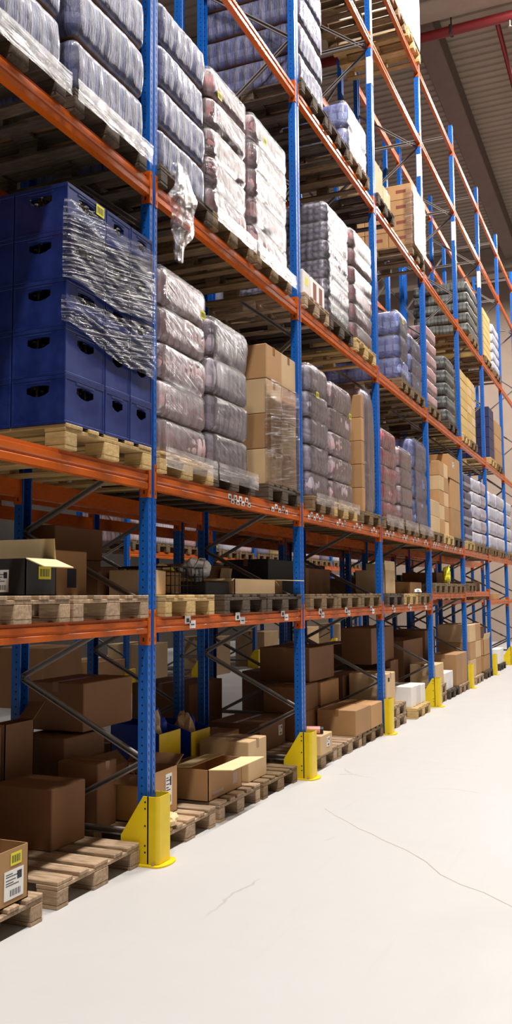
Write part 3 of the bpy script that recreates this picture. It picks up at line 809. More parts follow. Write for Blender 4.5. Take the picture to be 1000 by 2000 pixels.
# ------------------------------------------------------------------ blue bottle crates
def crate_mesh(wy, wx, h):
    """bottle crate with hand holes; origin at centre of base"""
    mb = MB(); t = .006
    hy, hx = wy/2-.003, wx/2-.003
    def wall(W, D, rot):
        # wall in local frame: runs along a in [-W,W], outer face at distance D; hand hole smile shaped
        hw = W*.42; zt_, zb_ = h*.80, h*.62
        def P(a, z, d): return rot @ Vector((d, a, z))
        A = [-W, -hw, -hw*.5, 0, hw*.5, hw, W]
        lowz = {-hw: zb_+.012, -hw*.5: zb_-.006, 0: zb_-.012, hw*.5: zb_-.006, hw: zb_+.012}
        hiz = {-hw: zt_-.004, -hw*.5: zt_+.004, 0: zt_+.006, hw*.5: zt_+.004, hw: zt_-.004}
        def q(a0, z0, a1, z1, a2, z2, a3, z3, d=D):
            mb.quad([P(a0, z0, d), P(a1, z1, d), P(a2, z2, d), P(a3, z3, d)])
        z0, z1 = .012, h-.004
        for i in range(len(A)-1):
            a, b = A[i], A[i+1]
            if a == -W or b == W: q(a, z0, b, z0, b, z1, a, z1)
            else:
                q(a, z0, b, z0, b, lowz[b], a, lowz[a]); q(a, hiz[a], b, hiz[b], b, z1, a, z1)
                # thickness of hole rim
                mb.quad([P(a, lowz[a], D), P(b, lowz[b], D), P(b, lowz[b], D-.018), P(a, lowz[a], D-.018)])
                mb.quad([P(a, hiz[a], D-.018), P(b, hiz[b], D-.018), P(b, hiz[b], D), P(a, hiz[a], D)])
        # raised rim band above the hole, vertical corner ribs, foot rim
        for (a0, a1, za, zb2, e) in ((-W, W, h-.022, h-.002, .003), (-W, W, .0, .016, .003), (-W, -W+.014, .016, h-.022, .002), (W-.014, W, .016, h-.022, .002), (-hw*1.1, hw*1.1, zt_+.016, zt_+.026, .003)):
            b = len(mb.v)
            mb.box(D-.004, D+e, a0, a1, za, zb2, .0015, mat=rot)
    for i, (W, D) in enumerate(((hy, hx), (hx, hy), (hy, hx), (hx, hy))):
        wall(W, D, Matrix.Rotation(i*PI/2, 4, 'Z'))
    mb.box(-hx, hx, -hy, hy, 0, .012)
    return mb.mesh('crate_body', M['crate'])
def bottles_mesh(wy, wx, h):
    mb = MB(); nx_, ny_ = max(3, int(wx/.078)), max(3, int(wy/.078))
    for i in range(nx_):
        for j in range(ny_):
            if 0 < i < nx_-1 and 0 < j < ny_-1: continue
            x = -wx/2+.018+(i+.5)*(wx-.036)/nx_; y = -wy/2+.018+(j+.5)*(wy-.036)/ny_
            mb.tube([(x, y, .014), (x, y, h*.5), (x, y, h*.68), (x, y, h*.86)], [.028, .028, .013, .012], 8)
            mb.tube([(x, y, h*.86), (x, y, h*.90)], .0145, 8, mi=1)
    return mb.mesh('bottles', [M['glass_dark'], M['cap']])
CH = .277; T2c = T2
ycols = [(-1.02, -.62), (-.615, -.335), (-.33, -.055)]
xcols = [(.03, -.34), (-.345, -.70), (-.705, -1.10)]
cache = {}
rown = ['bottom', 'second lowest', 'middle', 'second highest', 'top']
for r in range(5):
    for iy, (y0, y1) in enumerate(ycols):
        for ix, (x0, x1) in enumerate(xcols):
            if ix > 0 and iy > 0: continue
            if ix == 2: continue
            key = (round(y1-y0, 3), round(x0-x1, 3))
            if key not in cache: cache[key] = (crate_mesh(key[0], key[1], CH), bottles_mesh(key[0], key[1], CH))
            w_ = ('corner column' if (ix, iy) == (0, 0) else 'inner column behind the corner' if iy == 0 else 'middle aisle column' if iy == 1 else 'column beside the first post')
            t = thing('bottle_crate', 'blue plastic bottle crate, %s row, %s' % (rown[r], w_), 'crate', ((x0+x1)/2, (y0+y1)/2, T2c+r*CH), 0, 'blue bottle crates')
            cb = inst(cache[key][0], 'crate_body', t)
            o = inst(cache[key][1], 'bottles', t); o['label'] = 'dark bottles seen through the hand holes'
            if r == 4 and (ix, iy) == (0, 0): sticker(cb, ((x0-x1)/2+.002, .13, .20), .085, .065, 'yellow')
pallet('new', -.54, BT(2), 'pale new wooden pallet under the blue bottle crates', xf=.035, sy=1.16)
# creased film over the crates' aisle side and round the corner
NA, NB = 60, 40
def film_pt(a, b):
    # a 0..1 along Y from crate corner to post, b 0..1 bottom..top (band sloping down to the right)
    y = -1.045+a*1.0
    ztop = T2c+5*CH-(BAND[0]+(BAND[1]-BAND[0])*a)+.012*math.sin(a*9)
    zbot = T2c+5*CH-(BAND[2]+(BAND[3]-BAND[2])*a)+.02*math.sin(a*7+1)
    z_ = zbot+(ztop-zbot)*b
    x = .045+.010*abs(noise.noise(Vector((a*3, z_*24+a*5, 1.))))+.008*noise.noise(Vector((a*5, z_*5, 4.)))
    if a < .03: x -= (.03-a)*.9
    return (x, y, z_)
for BAND, w_ in (((.11, .09, .58, .58), 'upper wide band'), ((.665, .60, .83, .96), 'lower band')):
    mb = MB(); mb.uv = []
    for i in range(NA+1):
        for j in range(NB+1):
            p = film_pt(i/NA, j/NB); mb.v.append(p); mb.uv.append((p[1], p[2]))
    for i in range(NA):
        for j in range(NB):
            a = i*(NB+1)+j; mb.f.append((a, a+NB+1, a+NB+2, a+1)); mb.m.append(0)
    tag(mb.build('crate_stretch_film', M['film_heavy'], smooth=True), 'creased clear stretch film round the blue bottle crates, '+w_, 'film', 'film bands on the crates')

# ------------------------------------------------------------------ cardboard boxes
def box_thing(label, x0, x1, y0, y1, z0, z1, mat='card', rz=0., tape=True, open_=None, stick=(), group=None, name='cardboard_box', prints=(), cat='box', wrap=False, lid=None):
    """x1 > x0; aisle face is x1. open_: dict of flap angles for sides '+x','-x','+y','-y' (0 = closed flat, 90 = upright, 180+ hanging out)"""
    cx, cy = (x0+x1)/2, (y0+y1)/2; hx, hy, h = (x1-x0)/2, (y1-y0)/2, z1-z0
    t = thing(name, label, cat, (cx, cy, z0), rz, group)
    mm = M[mat]
    if open_ is None:
        mb = MB(); mb.box(-hx, hx, -hy, hy, 0, h, .006); body = mb.build('box_body', mm, t)
        if tape:
            lx = hx > hy; w = .025
            mb = MB()
            if lx:
                mb.box(-hx-.001, hx+.001, -w, w, h-.001, h+.0012); mb.box(hx, hx+.0012, -w, w, h-.07, h); mb.box(-hx-.0012, -hx, -w, w, h-.07, h)
            else:
                mb.box(-w, w, -hy-.001, hy+.001, h-.001, h+.0012); mb.box(-w, w, -hy-.0012, -hy, h-.07, h); mb.box(-w, w, hy, hy+.0012, h-.07, h)
            mb.build('tape', M['tape'], body)
    else:
        th = .006; mb = MB()
        mb.box(-hx, hx, -hy, hy, 0, th); mb.box(-hx, -hx+th, -hy, hy, 0, h); mb.box(hx-th, hx, -hy, hy, 0, h)
        mb.box(-hx, hx, -hy, -hy+th, 0, h); mb.box(-hx, hx, hy-th, hy, 0, h); body = mb.build('box_body', mm, t)
        for side_, (ang, ln) in open_.items():
            fm = MB(); L = ln; W = (hy if 'x' in side_ else hx)*.99
            # flap hinged at top edge, local: extends along -n inward at angle 0
            fm.box(0, L, -W, W, -.003, .003, .001)
            o = fm.build('flap', [M['card_in'] if lid is None else M[lid]], t)
            base = {'+x': PI, '-x': 0, '+y': -PI/2, '-y': PI/2}[side_]
            pos = {'+x': (hx-.003, 0, h), '-x': (-hx+.003, 0, h), '+y': (0, hy-.003, h), '-y': (0, -hy+.003, h)}[side_]
            o.matrix_local = Matrix.Translation(pos) @ Matrix.Rotation(base, 4, 'Z') @ Matrix.Rotation(-math.radians(ang), 4, 'Y')
    for (face, a, zc, w, hh, k_) in stick:
        p = (hx+.001, a, zc) if face == 'x' else (a, -hy-.001, zc)
        sticker(body, p, w, hh, k_, face)
    for (face, a, zc, w, hh, mk) in prints:
        mb = MB()
        if face == 'x': mb.box(hx, hx+.0008, a-w/2, a+w/2, zc, zc+hh)
        else: mb.box(a-w/2, a+w/2, -hy-.0008, -hy, zc, zc+hh)
        mb.build('print', M[mk], body)
    if wrap:
        s = shell_mb(hy+.002, hx+.002, h, 1, RND.random()*9, .05, rc=.02, drop=0, off=.002, crush=.004); s.build('stretch_film', M['film'], t, smooth=True)
    return t
G0 = PH
# tier two: wrapped cartons, last place of bay one
def carton_stack(tagw, y0, y1, x0, x1, zb, zt, ny, nx_, nz, mats, group, wraprows=0, stick=None, near=True, prints=None, tape=True, name='cardboard_box'):
    dy, dx, dz = (y1-y0)/ny, (x1-x0)/nx_, (zt-zb)/nz
    rn = ['bottom', 'second', 'third', 'fourth', 'fifth', 'sixth', 'seventh']
    for r in range(nz):
        for j in range(ny):
            for i in range(nx_):
                if i < nx_-1 and j > 0: continue
                jit = RND.uniform(0, .006)
                rw = rn[r] if r < nz-1 else 'top'
                cw = 'near' if j == 0 else 'far' if j == ny-1 else 'middle'
                if ny == 1: cw = ''
                iw = '' if i == nx_-1 else ' inner' if i == nx_-2 else ' back'
                mt = mats[(r+j+i) % len(mats)]
                box_thing(('%s, %s row%s%s' % (tagw, rw, (' '+cw) if cw else '', iw)).strip(), x0+i*dx+.002, x0+(i+1)*dx-.002-jit, y0+j*dy+.002, y0+(j+1)*dy-.002, zb+r*dz+.001, zb+(r+1)*dz-.002, mt, RND.uniform(-.006, .006), tape=tape and near, group=group, prints=prints if prints else (), name=name)
carton_stack('kraft carton between first and second posts on tier two', 2.0, 2.72, -1.05, -.01, T2, 3.87, 2, 2, 4, ['card', 'card_light'], 'cartons stacked beside the second post')
pallet('dark', 2.32, BT(2), 'dark wooden pallet under the kraft cartons on tier two', detail=True, sy=.95)
mb = film_sheet(.008, 1.99, 2.73, T2+.01, T2+.93, .03, 3.3)
t = tag(mb.build('carton_stretch_film', M['film_heavy'], smooth=True), 'clear stretch film round the kraft cartons beside the second post', 'film')
# bay two, last place: carton side, wrapped front
load('rosegrey', 4.97, 5.44, T2, 4.14, 1, 'tall plain-wrapped stack with white cover '+where(2, 2), near=True, xf=0, amp=.002)
carton_stack('narrow carton beside the third post on tier two', 4.85, 4.955, -.62, .0, T2, 4.0, 1, 1, 5, ['card'], 'narrow cartons beside the third post', near=False)
pallet('mid', 5.1, BT(2), KW['mid']+' under the tall stack beside the third post on tier two')
# bay four cartons
carton_stack('low kraft carton on tier two right of the fourth post', 8.5, 9.15, -1.0, 0, T2, 3.12, 1, 2, 2, ['card_light'], 'low cartons right of the fourth post', near=False)
carton_stack('kraft carton on tier two midway between fourth and fifth posts', 9.25, 9.95, -1.05, -.01, T2, 3.82, 2, 1, 5, ['card', 'card_light'], 'cartons midway in the fourth bay', near=False)
carton_stack('tall kraft carton on tier two left of the fifth post', 10.1, 10.95, -1.05, 0, T2, 3.62, 1, 1, 2, ['card'], 'cartons left of the fifth post', near=False)
box_thing('large brown carton topping the stack left of the fifth post', -1.1, .0, 9.97, 10.95, 3.63, 4.03, 'card', tape=True, stick=[('x', -.1, .2, .12, .1, 'white')])
for i, (yc, pk, w) in enumerate(((8.89, 'mid', 'right of the fourth post'), (9.73, 'new', 'midway between fourth and fifth posts'), (10.57, 'dark', 'left of the fifth post'))):
    pallet(pk, yc, BT(2), KW[pk]+' under cartons on tier two '+w, detail=False)
# tier three extras
box_thing('low red and white pack on tier three right of the second post', -.5, .0, 3.16, 3.56, T3, T3+.24, 'card_white', tape=False, prints=[('x', -.1, .02, .1, .18, 'print_red'), ('x', .08, .02, .1, .18, 'print_red'), ('y', .1, .02, .16, .18, 'print_red')])
box_thing('white leftover pack with yellow mark beside the second post on tier three', -.4, .0, 2.92, 3.12, T3, T3+.24, 'card_white', tape=False, prints=[('x', 0, .1, .08, .08, 'label_yellow')])
pallet('old', 3.26, BT(3), 'weathered pallet with leftover packs on tier three beside the second post', sy=.9)
carton_stack('navy crate on tier three beyond the sixth post', 14.6, 15.3, -1.0, 0, T3, 5.74, 1, 2, 5, ['card_navy'], 'dark crates beyond the sixth post', near=False, name='stacked_crate')
carton_stack('brown carton on tier three left of the seventh post', 15.5, 16.5, -1.0, 0, T3, 5.6, 1, 1, 3, ['card'], 'cartons left of the seventh post', near=False)
pallet('new', 14.95, BT(3), 'pale pallet under the dark crates on tier three beyond the sixth post', detail=False)
pallet('mid', 16.0, BT(3), 'brown pallet under cartons on tier three left of the seventh post', detail=False)
# tier four cartons
carton_stack('yellowish carton on tier three right of the fifth post', 11.3, 11.98, -1.05, 0, T3, 5.80, 1, 2, 7, ['card_gold'], 'yellowish cartons on tier three', near=False)
carton_stack('yellowish carton on tier three midway beyond the fifth post', 12.1, 12.85, -1.05, 0, T3, 5.82, 2, 1, 7, ['card_gold', 'card_light'], 'yellowish cartons on tier three', near=False)
carton_stack('yellowish carton on tier four right of the sixth post', 14.25, 15.2, -1.05, 0, T4, 7.85, 1, 2, 7, ['card_gold'], 'yellowish cartons on tier four', near=False)
pallet('new', 11.64, BT(3), 'pale pallet under yellowish cartons right of the fifth post', detail=False, sy=.85)
pallet('mid', 12.47, BT(3), 'brown pallet under yellowish cartons midway beyond the fifth post', detail=False, sy=.9)
pallet('mid', 14.72, BT(4), 'brown pallet under yellowish cartons on tier four right of sixth post', detail=False)
box_thing('small upright kraft carton on tier four right of the third post', -.5, .0, 5.66, 6.02, T4, 7.22, 'card_light')
box_thing('small low kraft carton on tier four near the third post', -.5, .0, 6.05, 6.4, T4, 7.05, 'card_light')
pallet('dark', 6.09, BT(4), 'dark pallet under small cartons on tier four right of the third post')
carton_stack('printed kraft carton on tier four left of the fourth post', 7.55, 8.32, -1.06, .03, T4, 7.74, 2, 3, 4, ['card'], 'printed cartons left of the fourth post', prints=[('y', .02, .1, .15, .05, 'print_red')], near=False)
pallet('mid', 7.95, BT(4), 'brown pallet under the printed cartons on tier four')
mb = film_sheet(.048, 7.54, 8.34, T4+.01, T4+.90, .12, 8.3)
tag(mb.build('carton_stretch_film', M['film_heavy'], smooth=True), 'loose clear film round the printed cartons on tier four', 'film')
# tier six
pallet('mid', 6.2, BT(6), 'brown pallet high on tier six, first right of the third post', detail=True)
pallet('mid', 7.05, BT(6), 'brown pallet high on tier six in the middle of the bay')
pallet('new', 7.92, BT(6), 'pallet high on tier six under the white wrapped block', xf=.05)
load('plainwhite', 7.5, 8.33, BT(6)+PH, 11.6, 1, 'plain white wrapped block high on tier six left of fourth post', xf=.08, depth=1.15, film=False, amp=0., pinch=.01)

# ------------------------------------------------------------------ tier one contents
T1 = BT(1)+PH
pallet('old', -1.35, BT(1), 'weathered pallet on tier one, leftmost in view')
pallet('old', -.5, BT(1), 'weathered pallet on tier one beside the first post')
box_thing('black carton with open flaps and yellow label on tier one', -.58, -.10, -1.17, -.90, T1, T1+.20, 'card_black', open_={'+x': (201, .13), '+y': (84, .12)}, lid=None, stick=[('x', .03, .09, .11, .07, 'yellow'), ('y', .08, .02, .10, .12, 'white')])
box_thing('printed kraft carton behind the black carton on tier one', -.75, -.42, -.62, -.12, T1, 1.96, 'card', prints=[('x', .08, .05, .1, .12, 'ink'), ('y', -.05, .04, .07, .03, 'ink'), ('y', -.05, .09, .07, .03, 'ink'), ('y', -.05, .14, .07, .03, 'ink')])
box_thing('large brown carton at the back of tier one, lower of two', -1.08, -.82, .12, .66, T1, 1.93, 'card_brown')
box_thing('large brown carton with torn tape, upper of two, tier one', -1.08, -.82, .08, .68, 1.932, 2.17, 'card_brown', stick=[('y', 0, .05, .12, .09, 'white')])
box_thing('low wide carton left of the first post on tier one', -.80, -.45, .06, .66, T1, 1.84, 'card_brown')
box_thing('grey carton at the left edge of tier one', -1.05, -.7, -1.0, -.66, T1, 2.06, 'card_black')
pallet('new', .50, BT(1), 'pale new pallet on tier one right of the first post', sy=.9)
box_thing('small tilted kraft carton on the pale pallet of tier one', -.45, -.12, .16, .44, T1, T1+.17, 'card_light', rz=.28, tape=False)
# wire basket
t = thing('wire_basket', 'black wire basket on the pale pallet on tier one', 'basket', (-.45, .93, T1))
mb = MB(); bx, by, bh = .22, .26, .20
for z_ in (0, bh):
    q = [(-bx, -by), (bx, -by), (bx, by), (-bx, by)]
    for i in range(4):
        a, b = q[i], q[(i+1) % 4]; mb.tube([(a[0], a[1], z_+.006), (b[0], b[1], z_+.006)], .007, 6)
mb.build('rim', M['black'], t)
mb = MB()
for i in range(9):
    y = -by+2*by*i/8
    mb.tube([(bx, y, 0), (bx, y, bh)], .0035, 5); mb.tube([(-bx, y, 0), (-bx, y, bh)], .0035, 5); mb.tube([(-bx, y, .006), (bx, y, .006)], .0035, 5)
for i in range(7):
    x = -bx+2*bx*i/6
    mb.tube([(x, -by, 0), (x, -by, bh)], .0035, 5); mb.tube([(x, by, 0), (x, by, bh)], .0035, 5)
for z_ in (.07, .14):
    for s in (-1, 1):
        mb.tube([(s*bx, -by, z_), (s*bx, by, z_)], .0035, 5); mb.tube([(-bx, s*by, z_), (bx, s*by, z_)], .0035, 5)
mb.build('wire_mesh', M['black'], t)
mb = MB(); mb.tube([(bx, .1, bh), (bx+.03, .14, bh+.08), (bx+.03, .24, bh+.08), (bx, .26, bh)], .005, 6); mb.build('handle', M['galv'], t)
box_thing('kraft carton standing inside the black wire basket', -.58, -.32, .78, 1.0, T1+.012, T1+.17, 'card', tape=False)
def crumple(name, label, cat, loc, r, mat, seed, squash=(1, 1, .6), group=None):
    me = bpy.data.meshes.new(name); import bmesh
    bm = bmesh.new(); bmesh.ops.create_icosphere(bm, subdivisions=3, radius=1)
    for v in bm.verts:
        n_ = noise.noise(v.co*1.7+Vector((seed, 0, 0)))*.5+abs(noise.noise(v.co*4+Vector((seed, 3, 0))))*.35
        v.co *= (1+n_)*r; v.co.x *= squash[0]; v.co.y *= squash[1]; v.co.z *= squash[2]
    zmin = min(v.co.z for v in bm.verts)
    for v in bm.verts: v.co.z -= zmin
    bm.to_mesh(me); bm.free(); me.materials.append(mat)
    return tag(inst(me, name, None, loc), label, cat, group)
crumple('crumpled_paper', 'crumpled yellowish paper on the carton in the wire basket', 'paper', (-.42, .86, T1+.172), .045, M['card_in'], 4.)
crumple('crumpled_paper', 'second crumpled paper ball by the basket rim', 'paper', (-.40, .95, T1+.172), .035, M['label_yellow'], 9.)
pallet('dark', 1.45, BT(1), 'dark pallet in the middle of tier one between first and second posts')
pallet('dark', 2.3, BT(1), 'dark pallet on tier one left of the second post')
box_thing('long shallow kraft tray on tier one left of second post', -.75, -.12, 1.55, 2.42, T1, T1+.13, 'card_light', tape=False, open_={'+y': (205, .12), '-y': (200, .05)})
box_thing('long kraft tray at the back of tier one between first and second posts', -.95, -.72, 1.75, 2.75, T1, T1+.27, 'card_brown', tape=False)
box_thing('open kraft carton with outstretched flap beside the second post', -.7, -.16, 2.46, 2.7, T1, T1+.13, 'card', open_={'+x': (182, .22), '-x': (80, .12)})
box_thing('dark low tray at the front of the dark pallet on tier one', -.62, -.15, 1.08, 1.5, T1, T1+.10, 'card_black', tape=False)
crumple('film_bundle', 'rounded white film bundle in the dark low tray', 'film', (-.36, 1.32, T1+.101), .10, M['paper'], 2.2, (1, 1.5, .8))
pallet('wood' if False else 'mid', 3.35, BT(1), 'brown pallet on tier one right of the second post')
pallet('mid', 4.2, BT(1), 'brown pallet on tier one midway between second and third posts')
pallet('mid', 5.05, BT(1), 'brown pallet on tier one left of the third post')
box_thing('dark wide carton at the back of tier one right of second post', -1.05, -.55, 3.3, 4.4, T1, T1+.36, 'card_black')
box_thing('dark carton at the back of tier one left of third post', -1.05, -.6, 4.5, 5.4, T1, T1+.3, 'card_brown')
pallet('dark', 6.15, BT(1), 'dark pallet on tier one right of the third post')
pallet('new', 7.0, BT(1), 'pale pallet on tier one midway between third and fourth posts', sy=.9)
pallet('mid', 7.85, BT(1), 'brown pallet on tier one left of the fourth post', sy=.9)
box_thing('upright kraft carton on tier one right of the third post', -.5, -.1, 6.12, 6.62, T1, 1.98, 'card_light', open_={'+x': (88, .12), '+y': (95, .1)})
box_thing('low kraft carton on tier one left of the fourth post', -.7, -.12, 7.55, 8.25, T1, 1.84, 'card')
crumple('film_bundle', 'small white film scrap on tier one left of fourth post', 'film', (-.05, 7.7, T1), .05, M['paper'], 6.)
Z4 = BZ(1, 4); Z5 = BZ(1, 5)
for i, yc in enumerate((8.95, 9.8, 10.65)):
    pallet('mid', yc, Z4, 'brown pallet on tier one between fourth and fifth posts, %s in the row' % ('nearest', 'middle', 'farthest')[i], detail=False)
crumple('yellow_sack', 'bright yellow upright bag on tier one between fourth and fifth posts', 'bag', (-.1, 10.0, Z4+PH), .07, M['label_yellow'], 3., (1, 1.1, 1.7))
box_thing('dark carton on tier one left of the fifth post', -.9, -.3, 10.2, 10.9, Z4+PH, Z4+PH+.2, 'card_brown')
pallet('mid', 11.8, Z5, 'brown pallet on tier one right of the fifth post', detail=False)
box_thing('brown drum-shaped carton on tier one beyond the sixth post', -.5, -.05, 14.9, 15.6, BT(1), BT(1)+.14, 'card')
box_thing('gold carton at the back of tier one beyond the sixth post', -.9, -.4, 14.4, 15.2, BT(1), BT(1)+.4, 'card_brown')

# ------------------------------------------------------------------ ground level
pallet('old', -1.52, 0, 'weathered pallet on the floor at the left edge', xf=-.0)
pallet('old', -.53, 0, 'weathered pallet on the floor left of the first post', xf=-.02, sy=1.04)
pallet('old', .55, 0, 'weathered pallet on the floor right of the first post', xf=.0, sy=.95)
pallet('old', 1.41, 0, 'weathered pallet on the floor midway between first and second posts', xf=-.01, sy=.93)
pallet('mid', 2.23, 0, 'brown pallet on the floor left of the second post', xf=.0, sy=.95)
pallet('old', 3.35, 0, 'weathered pallet on the floor right of the second post', xf=.0)
pallet('old', 4.2, 0, 'weathered pallet on the floor midway between second and third posts', xf=.01)
pallet('mid', 5.05, 0, 'brown pallet on the floor left of the third post', xf=.02)
box_thing('open kraft carton with yellow and white labels at the left edge', -.48, -.03, -1.60, -1.20, G0, G0+.27, 'card', open_={'-x': (60, .1)}, stick=[('x', .10, .19, .085, .06, 'yellow'), ('x', .085, .03, .15, .14, 'white')])
box_thing('big closed brown carton on the pallet left of the first post', -.86, -.40, -.495, -.14, G0, .51, 'card_brown', tape=False)
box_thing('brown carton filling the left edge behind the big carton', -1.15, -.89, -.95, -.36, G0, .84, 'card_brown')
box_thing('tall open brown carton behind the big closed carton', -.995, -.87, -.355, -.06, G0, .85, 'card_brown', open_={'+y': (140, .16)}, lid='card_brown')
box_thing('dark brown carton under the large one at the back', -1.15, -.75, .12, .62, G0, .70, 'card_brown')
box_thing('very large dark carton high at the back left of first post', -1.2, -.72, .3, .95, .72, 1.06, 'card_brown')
box_thing('brown carton with folded lid behind the first brace', -.74, -.42, .03, .26, G0, .57, 'card_brown')
box_thing('open carton with white labels beside the first post', -.62, -.20, .30, .72, G0, .46, 'card', open_={'+y': (150, .12), '-x': (140, .12), '-y': (215, .1)}, lid='card_brown', stick=[('y', -.13, .24, .09, .07, 'white'), ('x', .08, .06, .09, .22, 'white')])
crumple('film_bundle', 'grey film bundle stuffed in the open carton beside first post', 'film', (-.36, .5, .34), .085, M['film_clear'], 7.7, (1, 1, 1))
crumple('crumpled_paper', 'crumpled beige paper behind the first yellow guard', 'paper', (.0-.04, .30, PH), .05, M['card_in'], 1.2, (1, 1.3, .8))
# yellow picking bins
def bin_thing(label, x, y, z0, rz):
    t = thing('picking_bin', label, 'bin', (x, y, z0), rz, 'yellow fronted bins')
    w, d, h, hf = .17, .22, .32, .26; th = .006
    mb = MB(); mb.box(-d, d, -w, w, 0, th); mb.box(-d, -d+th, -w, w, 0, h)
    for s in (-1, 1): mb.prism([(-d, 0), (-d, h), (d*.2, h), (d, hf), (d, 0)], s*w-(th if s > 0 else 0), s*w+(th if s < 0 else 0), 'y')
    mb.build('bin_body', M['blue_plain'], t)
    mb = MB(); mb.box(d, d+.008, -w-.004, w+.004, 0, hf, .003); mb.build('front_panel', M['yellow'], t)
    return t
M['blue_plain'] = simple('blue_plastic', S(18, 60, 170), .4)
bin_thing('yellow fronted blue bin on the floor right of first post', -.82, 1.33, .33, .0)
bin_thing('second yellow fronted blue bin, farther from the first post', -.82, 1.87, .27, .0)
mb = MB()
tag(MB().box(-1.12, -.56, 1.64, 2.12, G0, .268, .005).build('cardboard_box', M['card_brown']), 'flat carton carrying the farther yellow fronted bin', 'box')
tag(MB().box(-1.12, -.56, 1.12, 1.6, G0, .328, .005).build('cardboard_box', M['card_brown']), 'carton carrying the nearer yellow fronted bin', 'box')
for i, (x, y) in enumerate(((-.75, 1.30), (-.78, 1.42), (-.75, 1.86), (-.76, 1.93))):
    crumple('bottle_bundle', 'small bundle of mixed goods in the %s yellow fronted bin, %s side' % ('first' if i < 2 else 'second', 'left' if i % 2 == 0 else 'right'), 'goods', (x, y, .342 if i < 2 else .282), .085, [M['card_in'], M['blue_plain'], M['card_light'], M['blue_plain']][i], 3.+i, (1, .6, 1.9))
# opened carton with long flap
box_thing('opened kraft carton with long pale flap towards the aisle', -.42, -.10, 1.02, 1.62, G0, .375, 'card', rz=0., open_={'+x': (176, .20), '-x': (5, .17)}, stick=(), prints=[('x', -.14, .03, .2, .03, 'tape'), ('x', .17, .05, .08, .09, 'tape')])
box_thing('brown carton behind the opened carton with long flap', -.55, -.44, 1.02, 1.6, G0, .36, 'card_brown')
box_thing('closed kraft carton left of the second post', -.55, -.1, 1.76, 2.14, G0, .47, 'card_light')
box_thing('long brown carton behind the closed kraft carton', -1.1, -.62, 2.2, 2.72, G0, .42, 'card_brown', stick=[('y', -.1, .1, .1, .09, 'white')])
box_thing('small kraft carton with white label right of second guard', -.17, .05, 3.12, 3.46, G0, .33, 'card_light', stick=[('x', .04, .06, .09, .09, 'white')])
t = thing('tape_gun', 'pink and black tape roll lying on the small kraft carton', 'tape', (-.04, 3.24, .367), .3)
mb = MB(); mb.tube([(-.09, 0, 0), (.04, 0, 0)], .035, 16); mb.build('roll', simple('pink_film', S(226, 150, 136), .35), t, smooth=False)
mb = MB(); mb.tube([(.04, 0, 0), (.07, 0, 0)], .0335, 16); mb.build('grip', M['black'], t)
# bay two cartons
box_thing('low kraft carton left of third guard, nearer', -.42, .02, 4.35, 4.92, G0, .42, 'card', stick=())
box_thing('low kraft carton left of third guard, farther', -.42, .02, 4.95, 5.42, G0, .41, 'card')
box_thing('brown carton stacked mid bay, bottom near', -.85, -.46, 3.8, 4.55, G0, .42, 'card_brown')
box_thing('brown carton stacked mid bay, top near', -.85, -.46, 3.85, 4.5, .422, .70, 'card_brown', stick=())
box_thing('brown carton stacked mid bay, bottom far', -.85, -.46, 4.6, 5.3, G0, .42, 'card_brown')
box_thing('brown carton stacked mid bay, top far', -.85, -.46, 4.6, 5.25, .422, .68, 'card')
box_thing('large dark carton crowning the stack between second and third posts', -1.1, -.5, 4.35, 5.2, .702, 1.08, 'card_brown')
box_thing('dark brown carton with white label right of second post', -1.1, -.55, 3.05, 3.72, G0, .42, 'card_brown', stick=[('x', .2, .1, .1, .1, 'white')])
# bay three
for i in range(2): pallet('old', 6.15, i*PH, 'weathered pallet right of third guard, %s of two' % ('lower', 'upper')[i], xf=.03)
pallet('new', 7.35, 0, 'pale new pallet on the floor between third and fourth posts', xf=.08)
for i in range(3):
    box_thing('white carton on the pale floor pallet, %s of three' % ('nearest', 'middle', 'farthest')[i], -.45, .0, 6.98+.28*i, 6.98+.28*i+.265, G0, .42-.01*i, 'card_white', tape=False)
box_thing('tall kraft carton with dark hand hole right of third guard', -.5, -.02, 5.78, 6.2, 2*PH, .69, 'card_light', prints=[('x', -.1, .3, .08, .05, 'hole')])
box_thing('brown carton behind the tall one with hand hole', -1.1, -.55, 5.7, 6.5, 2*PH, .66, 'card_brown')
box_thing('brown carton behind the white cartons', -1.1, -.5, 7.0, 7.8, G0, .6, 'card_brown')
box_thing('dark carton stacked high between third and fourth posts, lower', -.99, -.5, 7.82, 8.25, 0, .7, 'card_brown')
box_thing('dark carton stacked high between third and fourth posts, upper', -.99, -.55, 7.0, 8.2, .702, 1.2, 'card_brown')
# bay four
for i in range(2): pallet('old', 8.84, i*PH, 'weathered pallet right of fourth guard, %s of two' % ('lower', 'upper')[i], xf=.03, detail=False, sy=.8)
box_thing('kraft carton standing on the two pallets right of fourth guard', -.4, .0, 8.55, 9.12, 2*PH, .60, 'card_light')
pallet('dark', 9.75, 0, 'dark pallet on the floor right of the stacked pallets', xf=.05, detail=False)
box_thing('white carton right of the fourth guard', -.35, .0, 9.2, 9.85, G0, .42, 'card_white')
pallet('old', 10.6, 0, 'weathered pallet on the floor left of the fifth post', xf=.06, detail=False)
box_thing('tall kraft carton left of the fifth narrow guard, nearer', -.4, .03, 10.02, 10.5, G0, .66, 'card')
box_thing('tall kraft carton left of the fifth narrow guard, farther', -.4, .03, 10.52, 10.98, G0, .66, 'card')
box_thing('wide dark carton at the back between fourth and fifth posts', -1.1, -.5, 8.6, 9.9, 2*PH, .95, 'card_brown')
box_thing('dark carton at the back left of the fifth post', -1.1, -.5, 10.1, 10.9, G0, 1.05, 'card_brown')
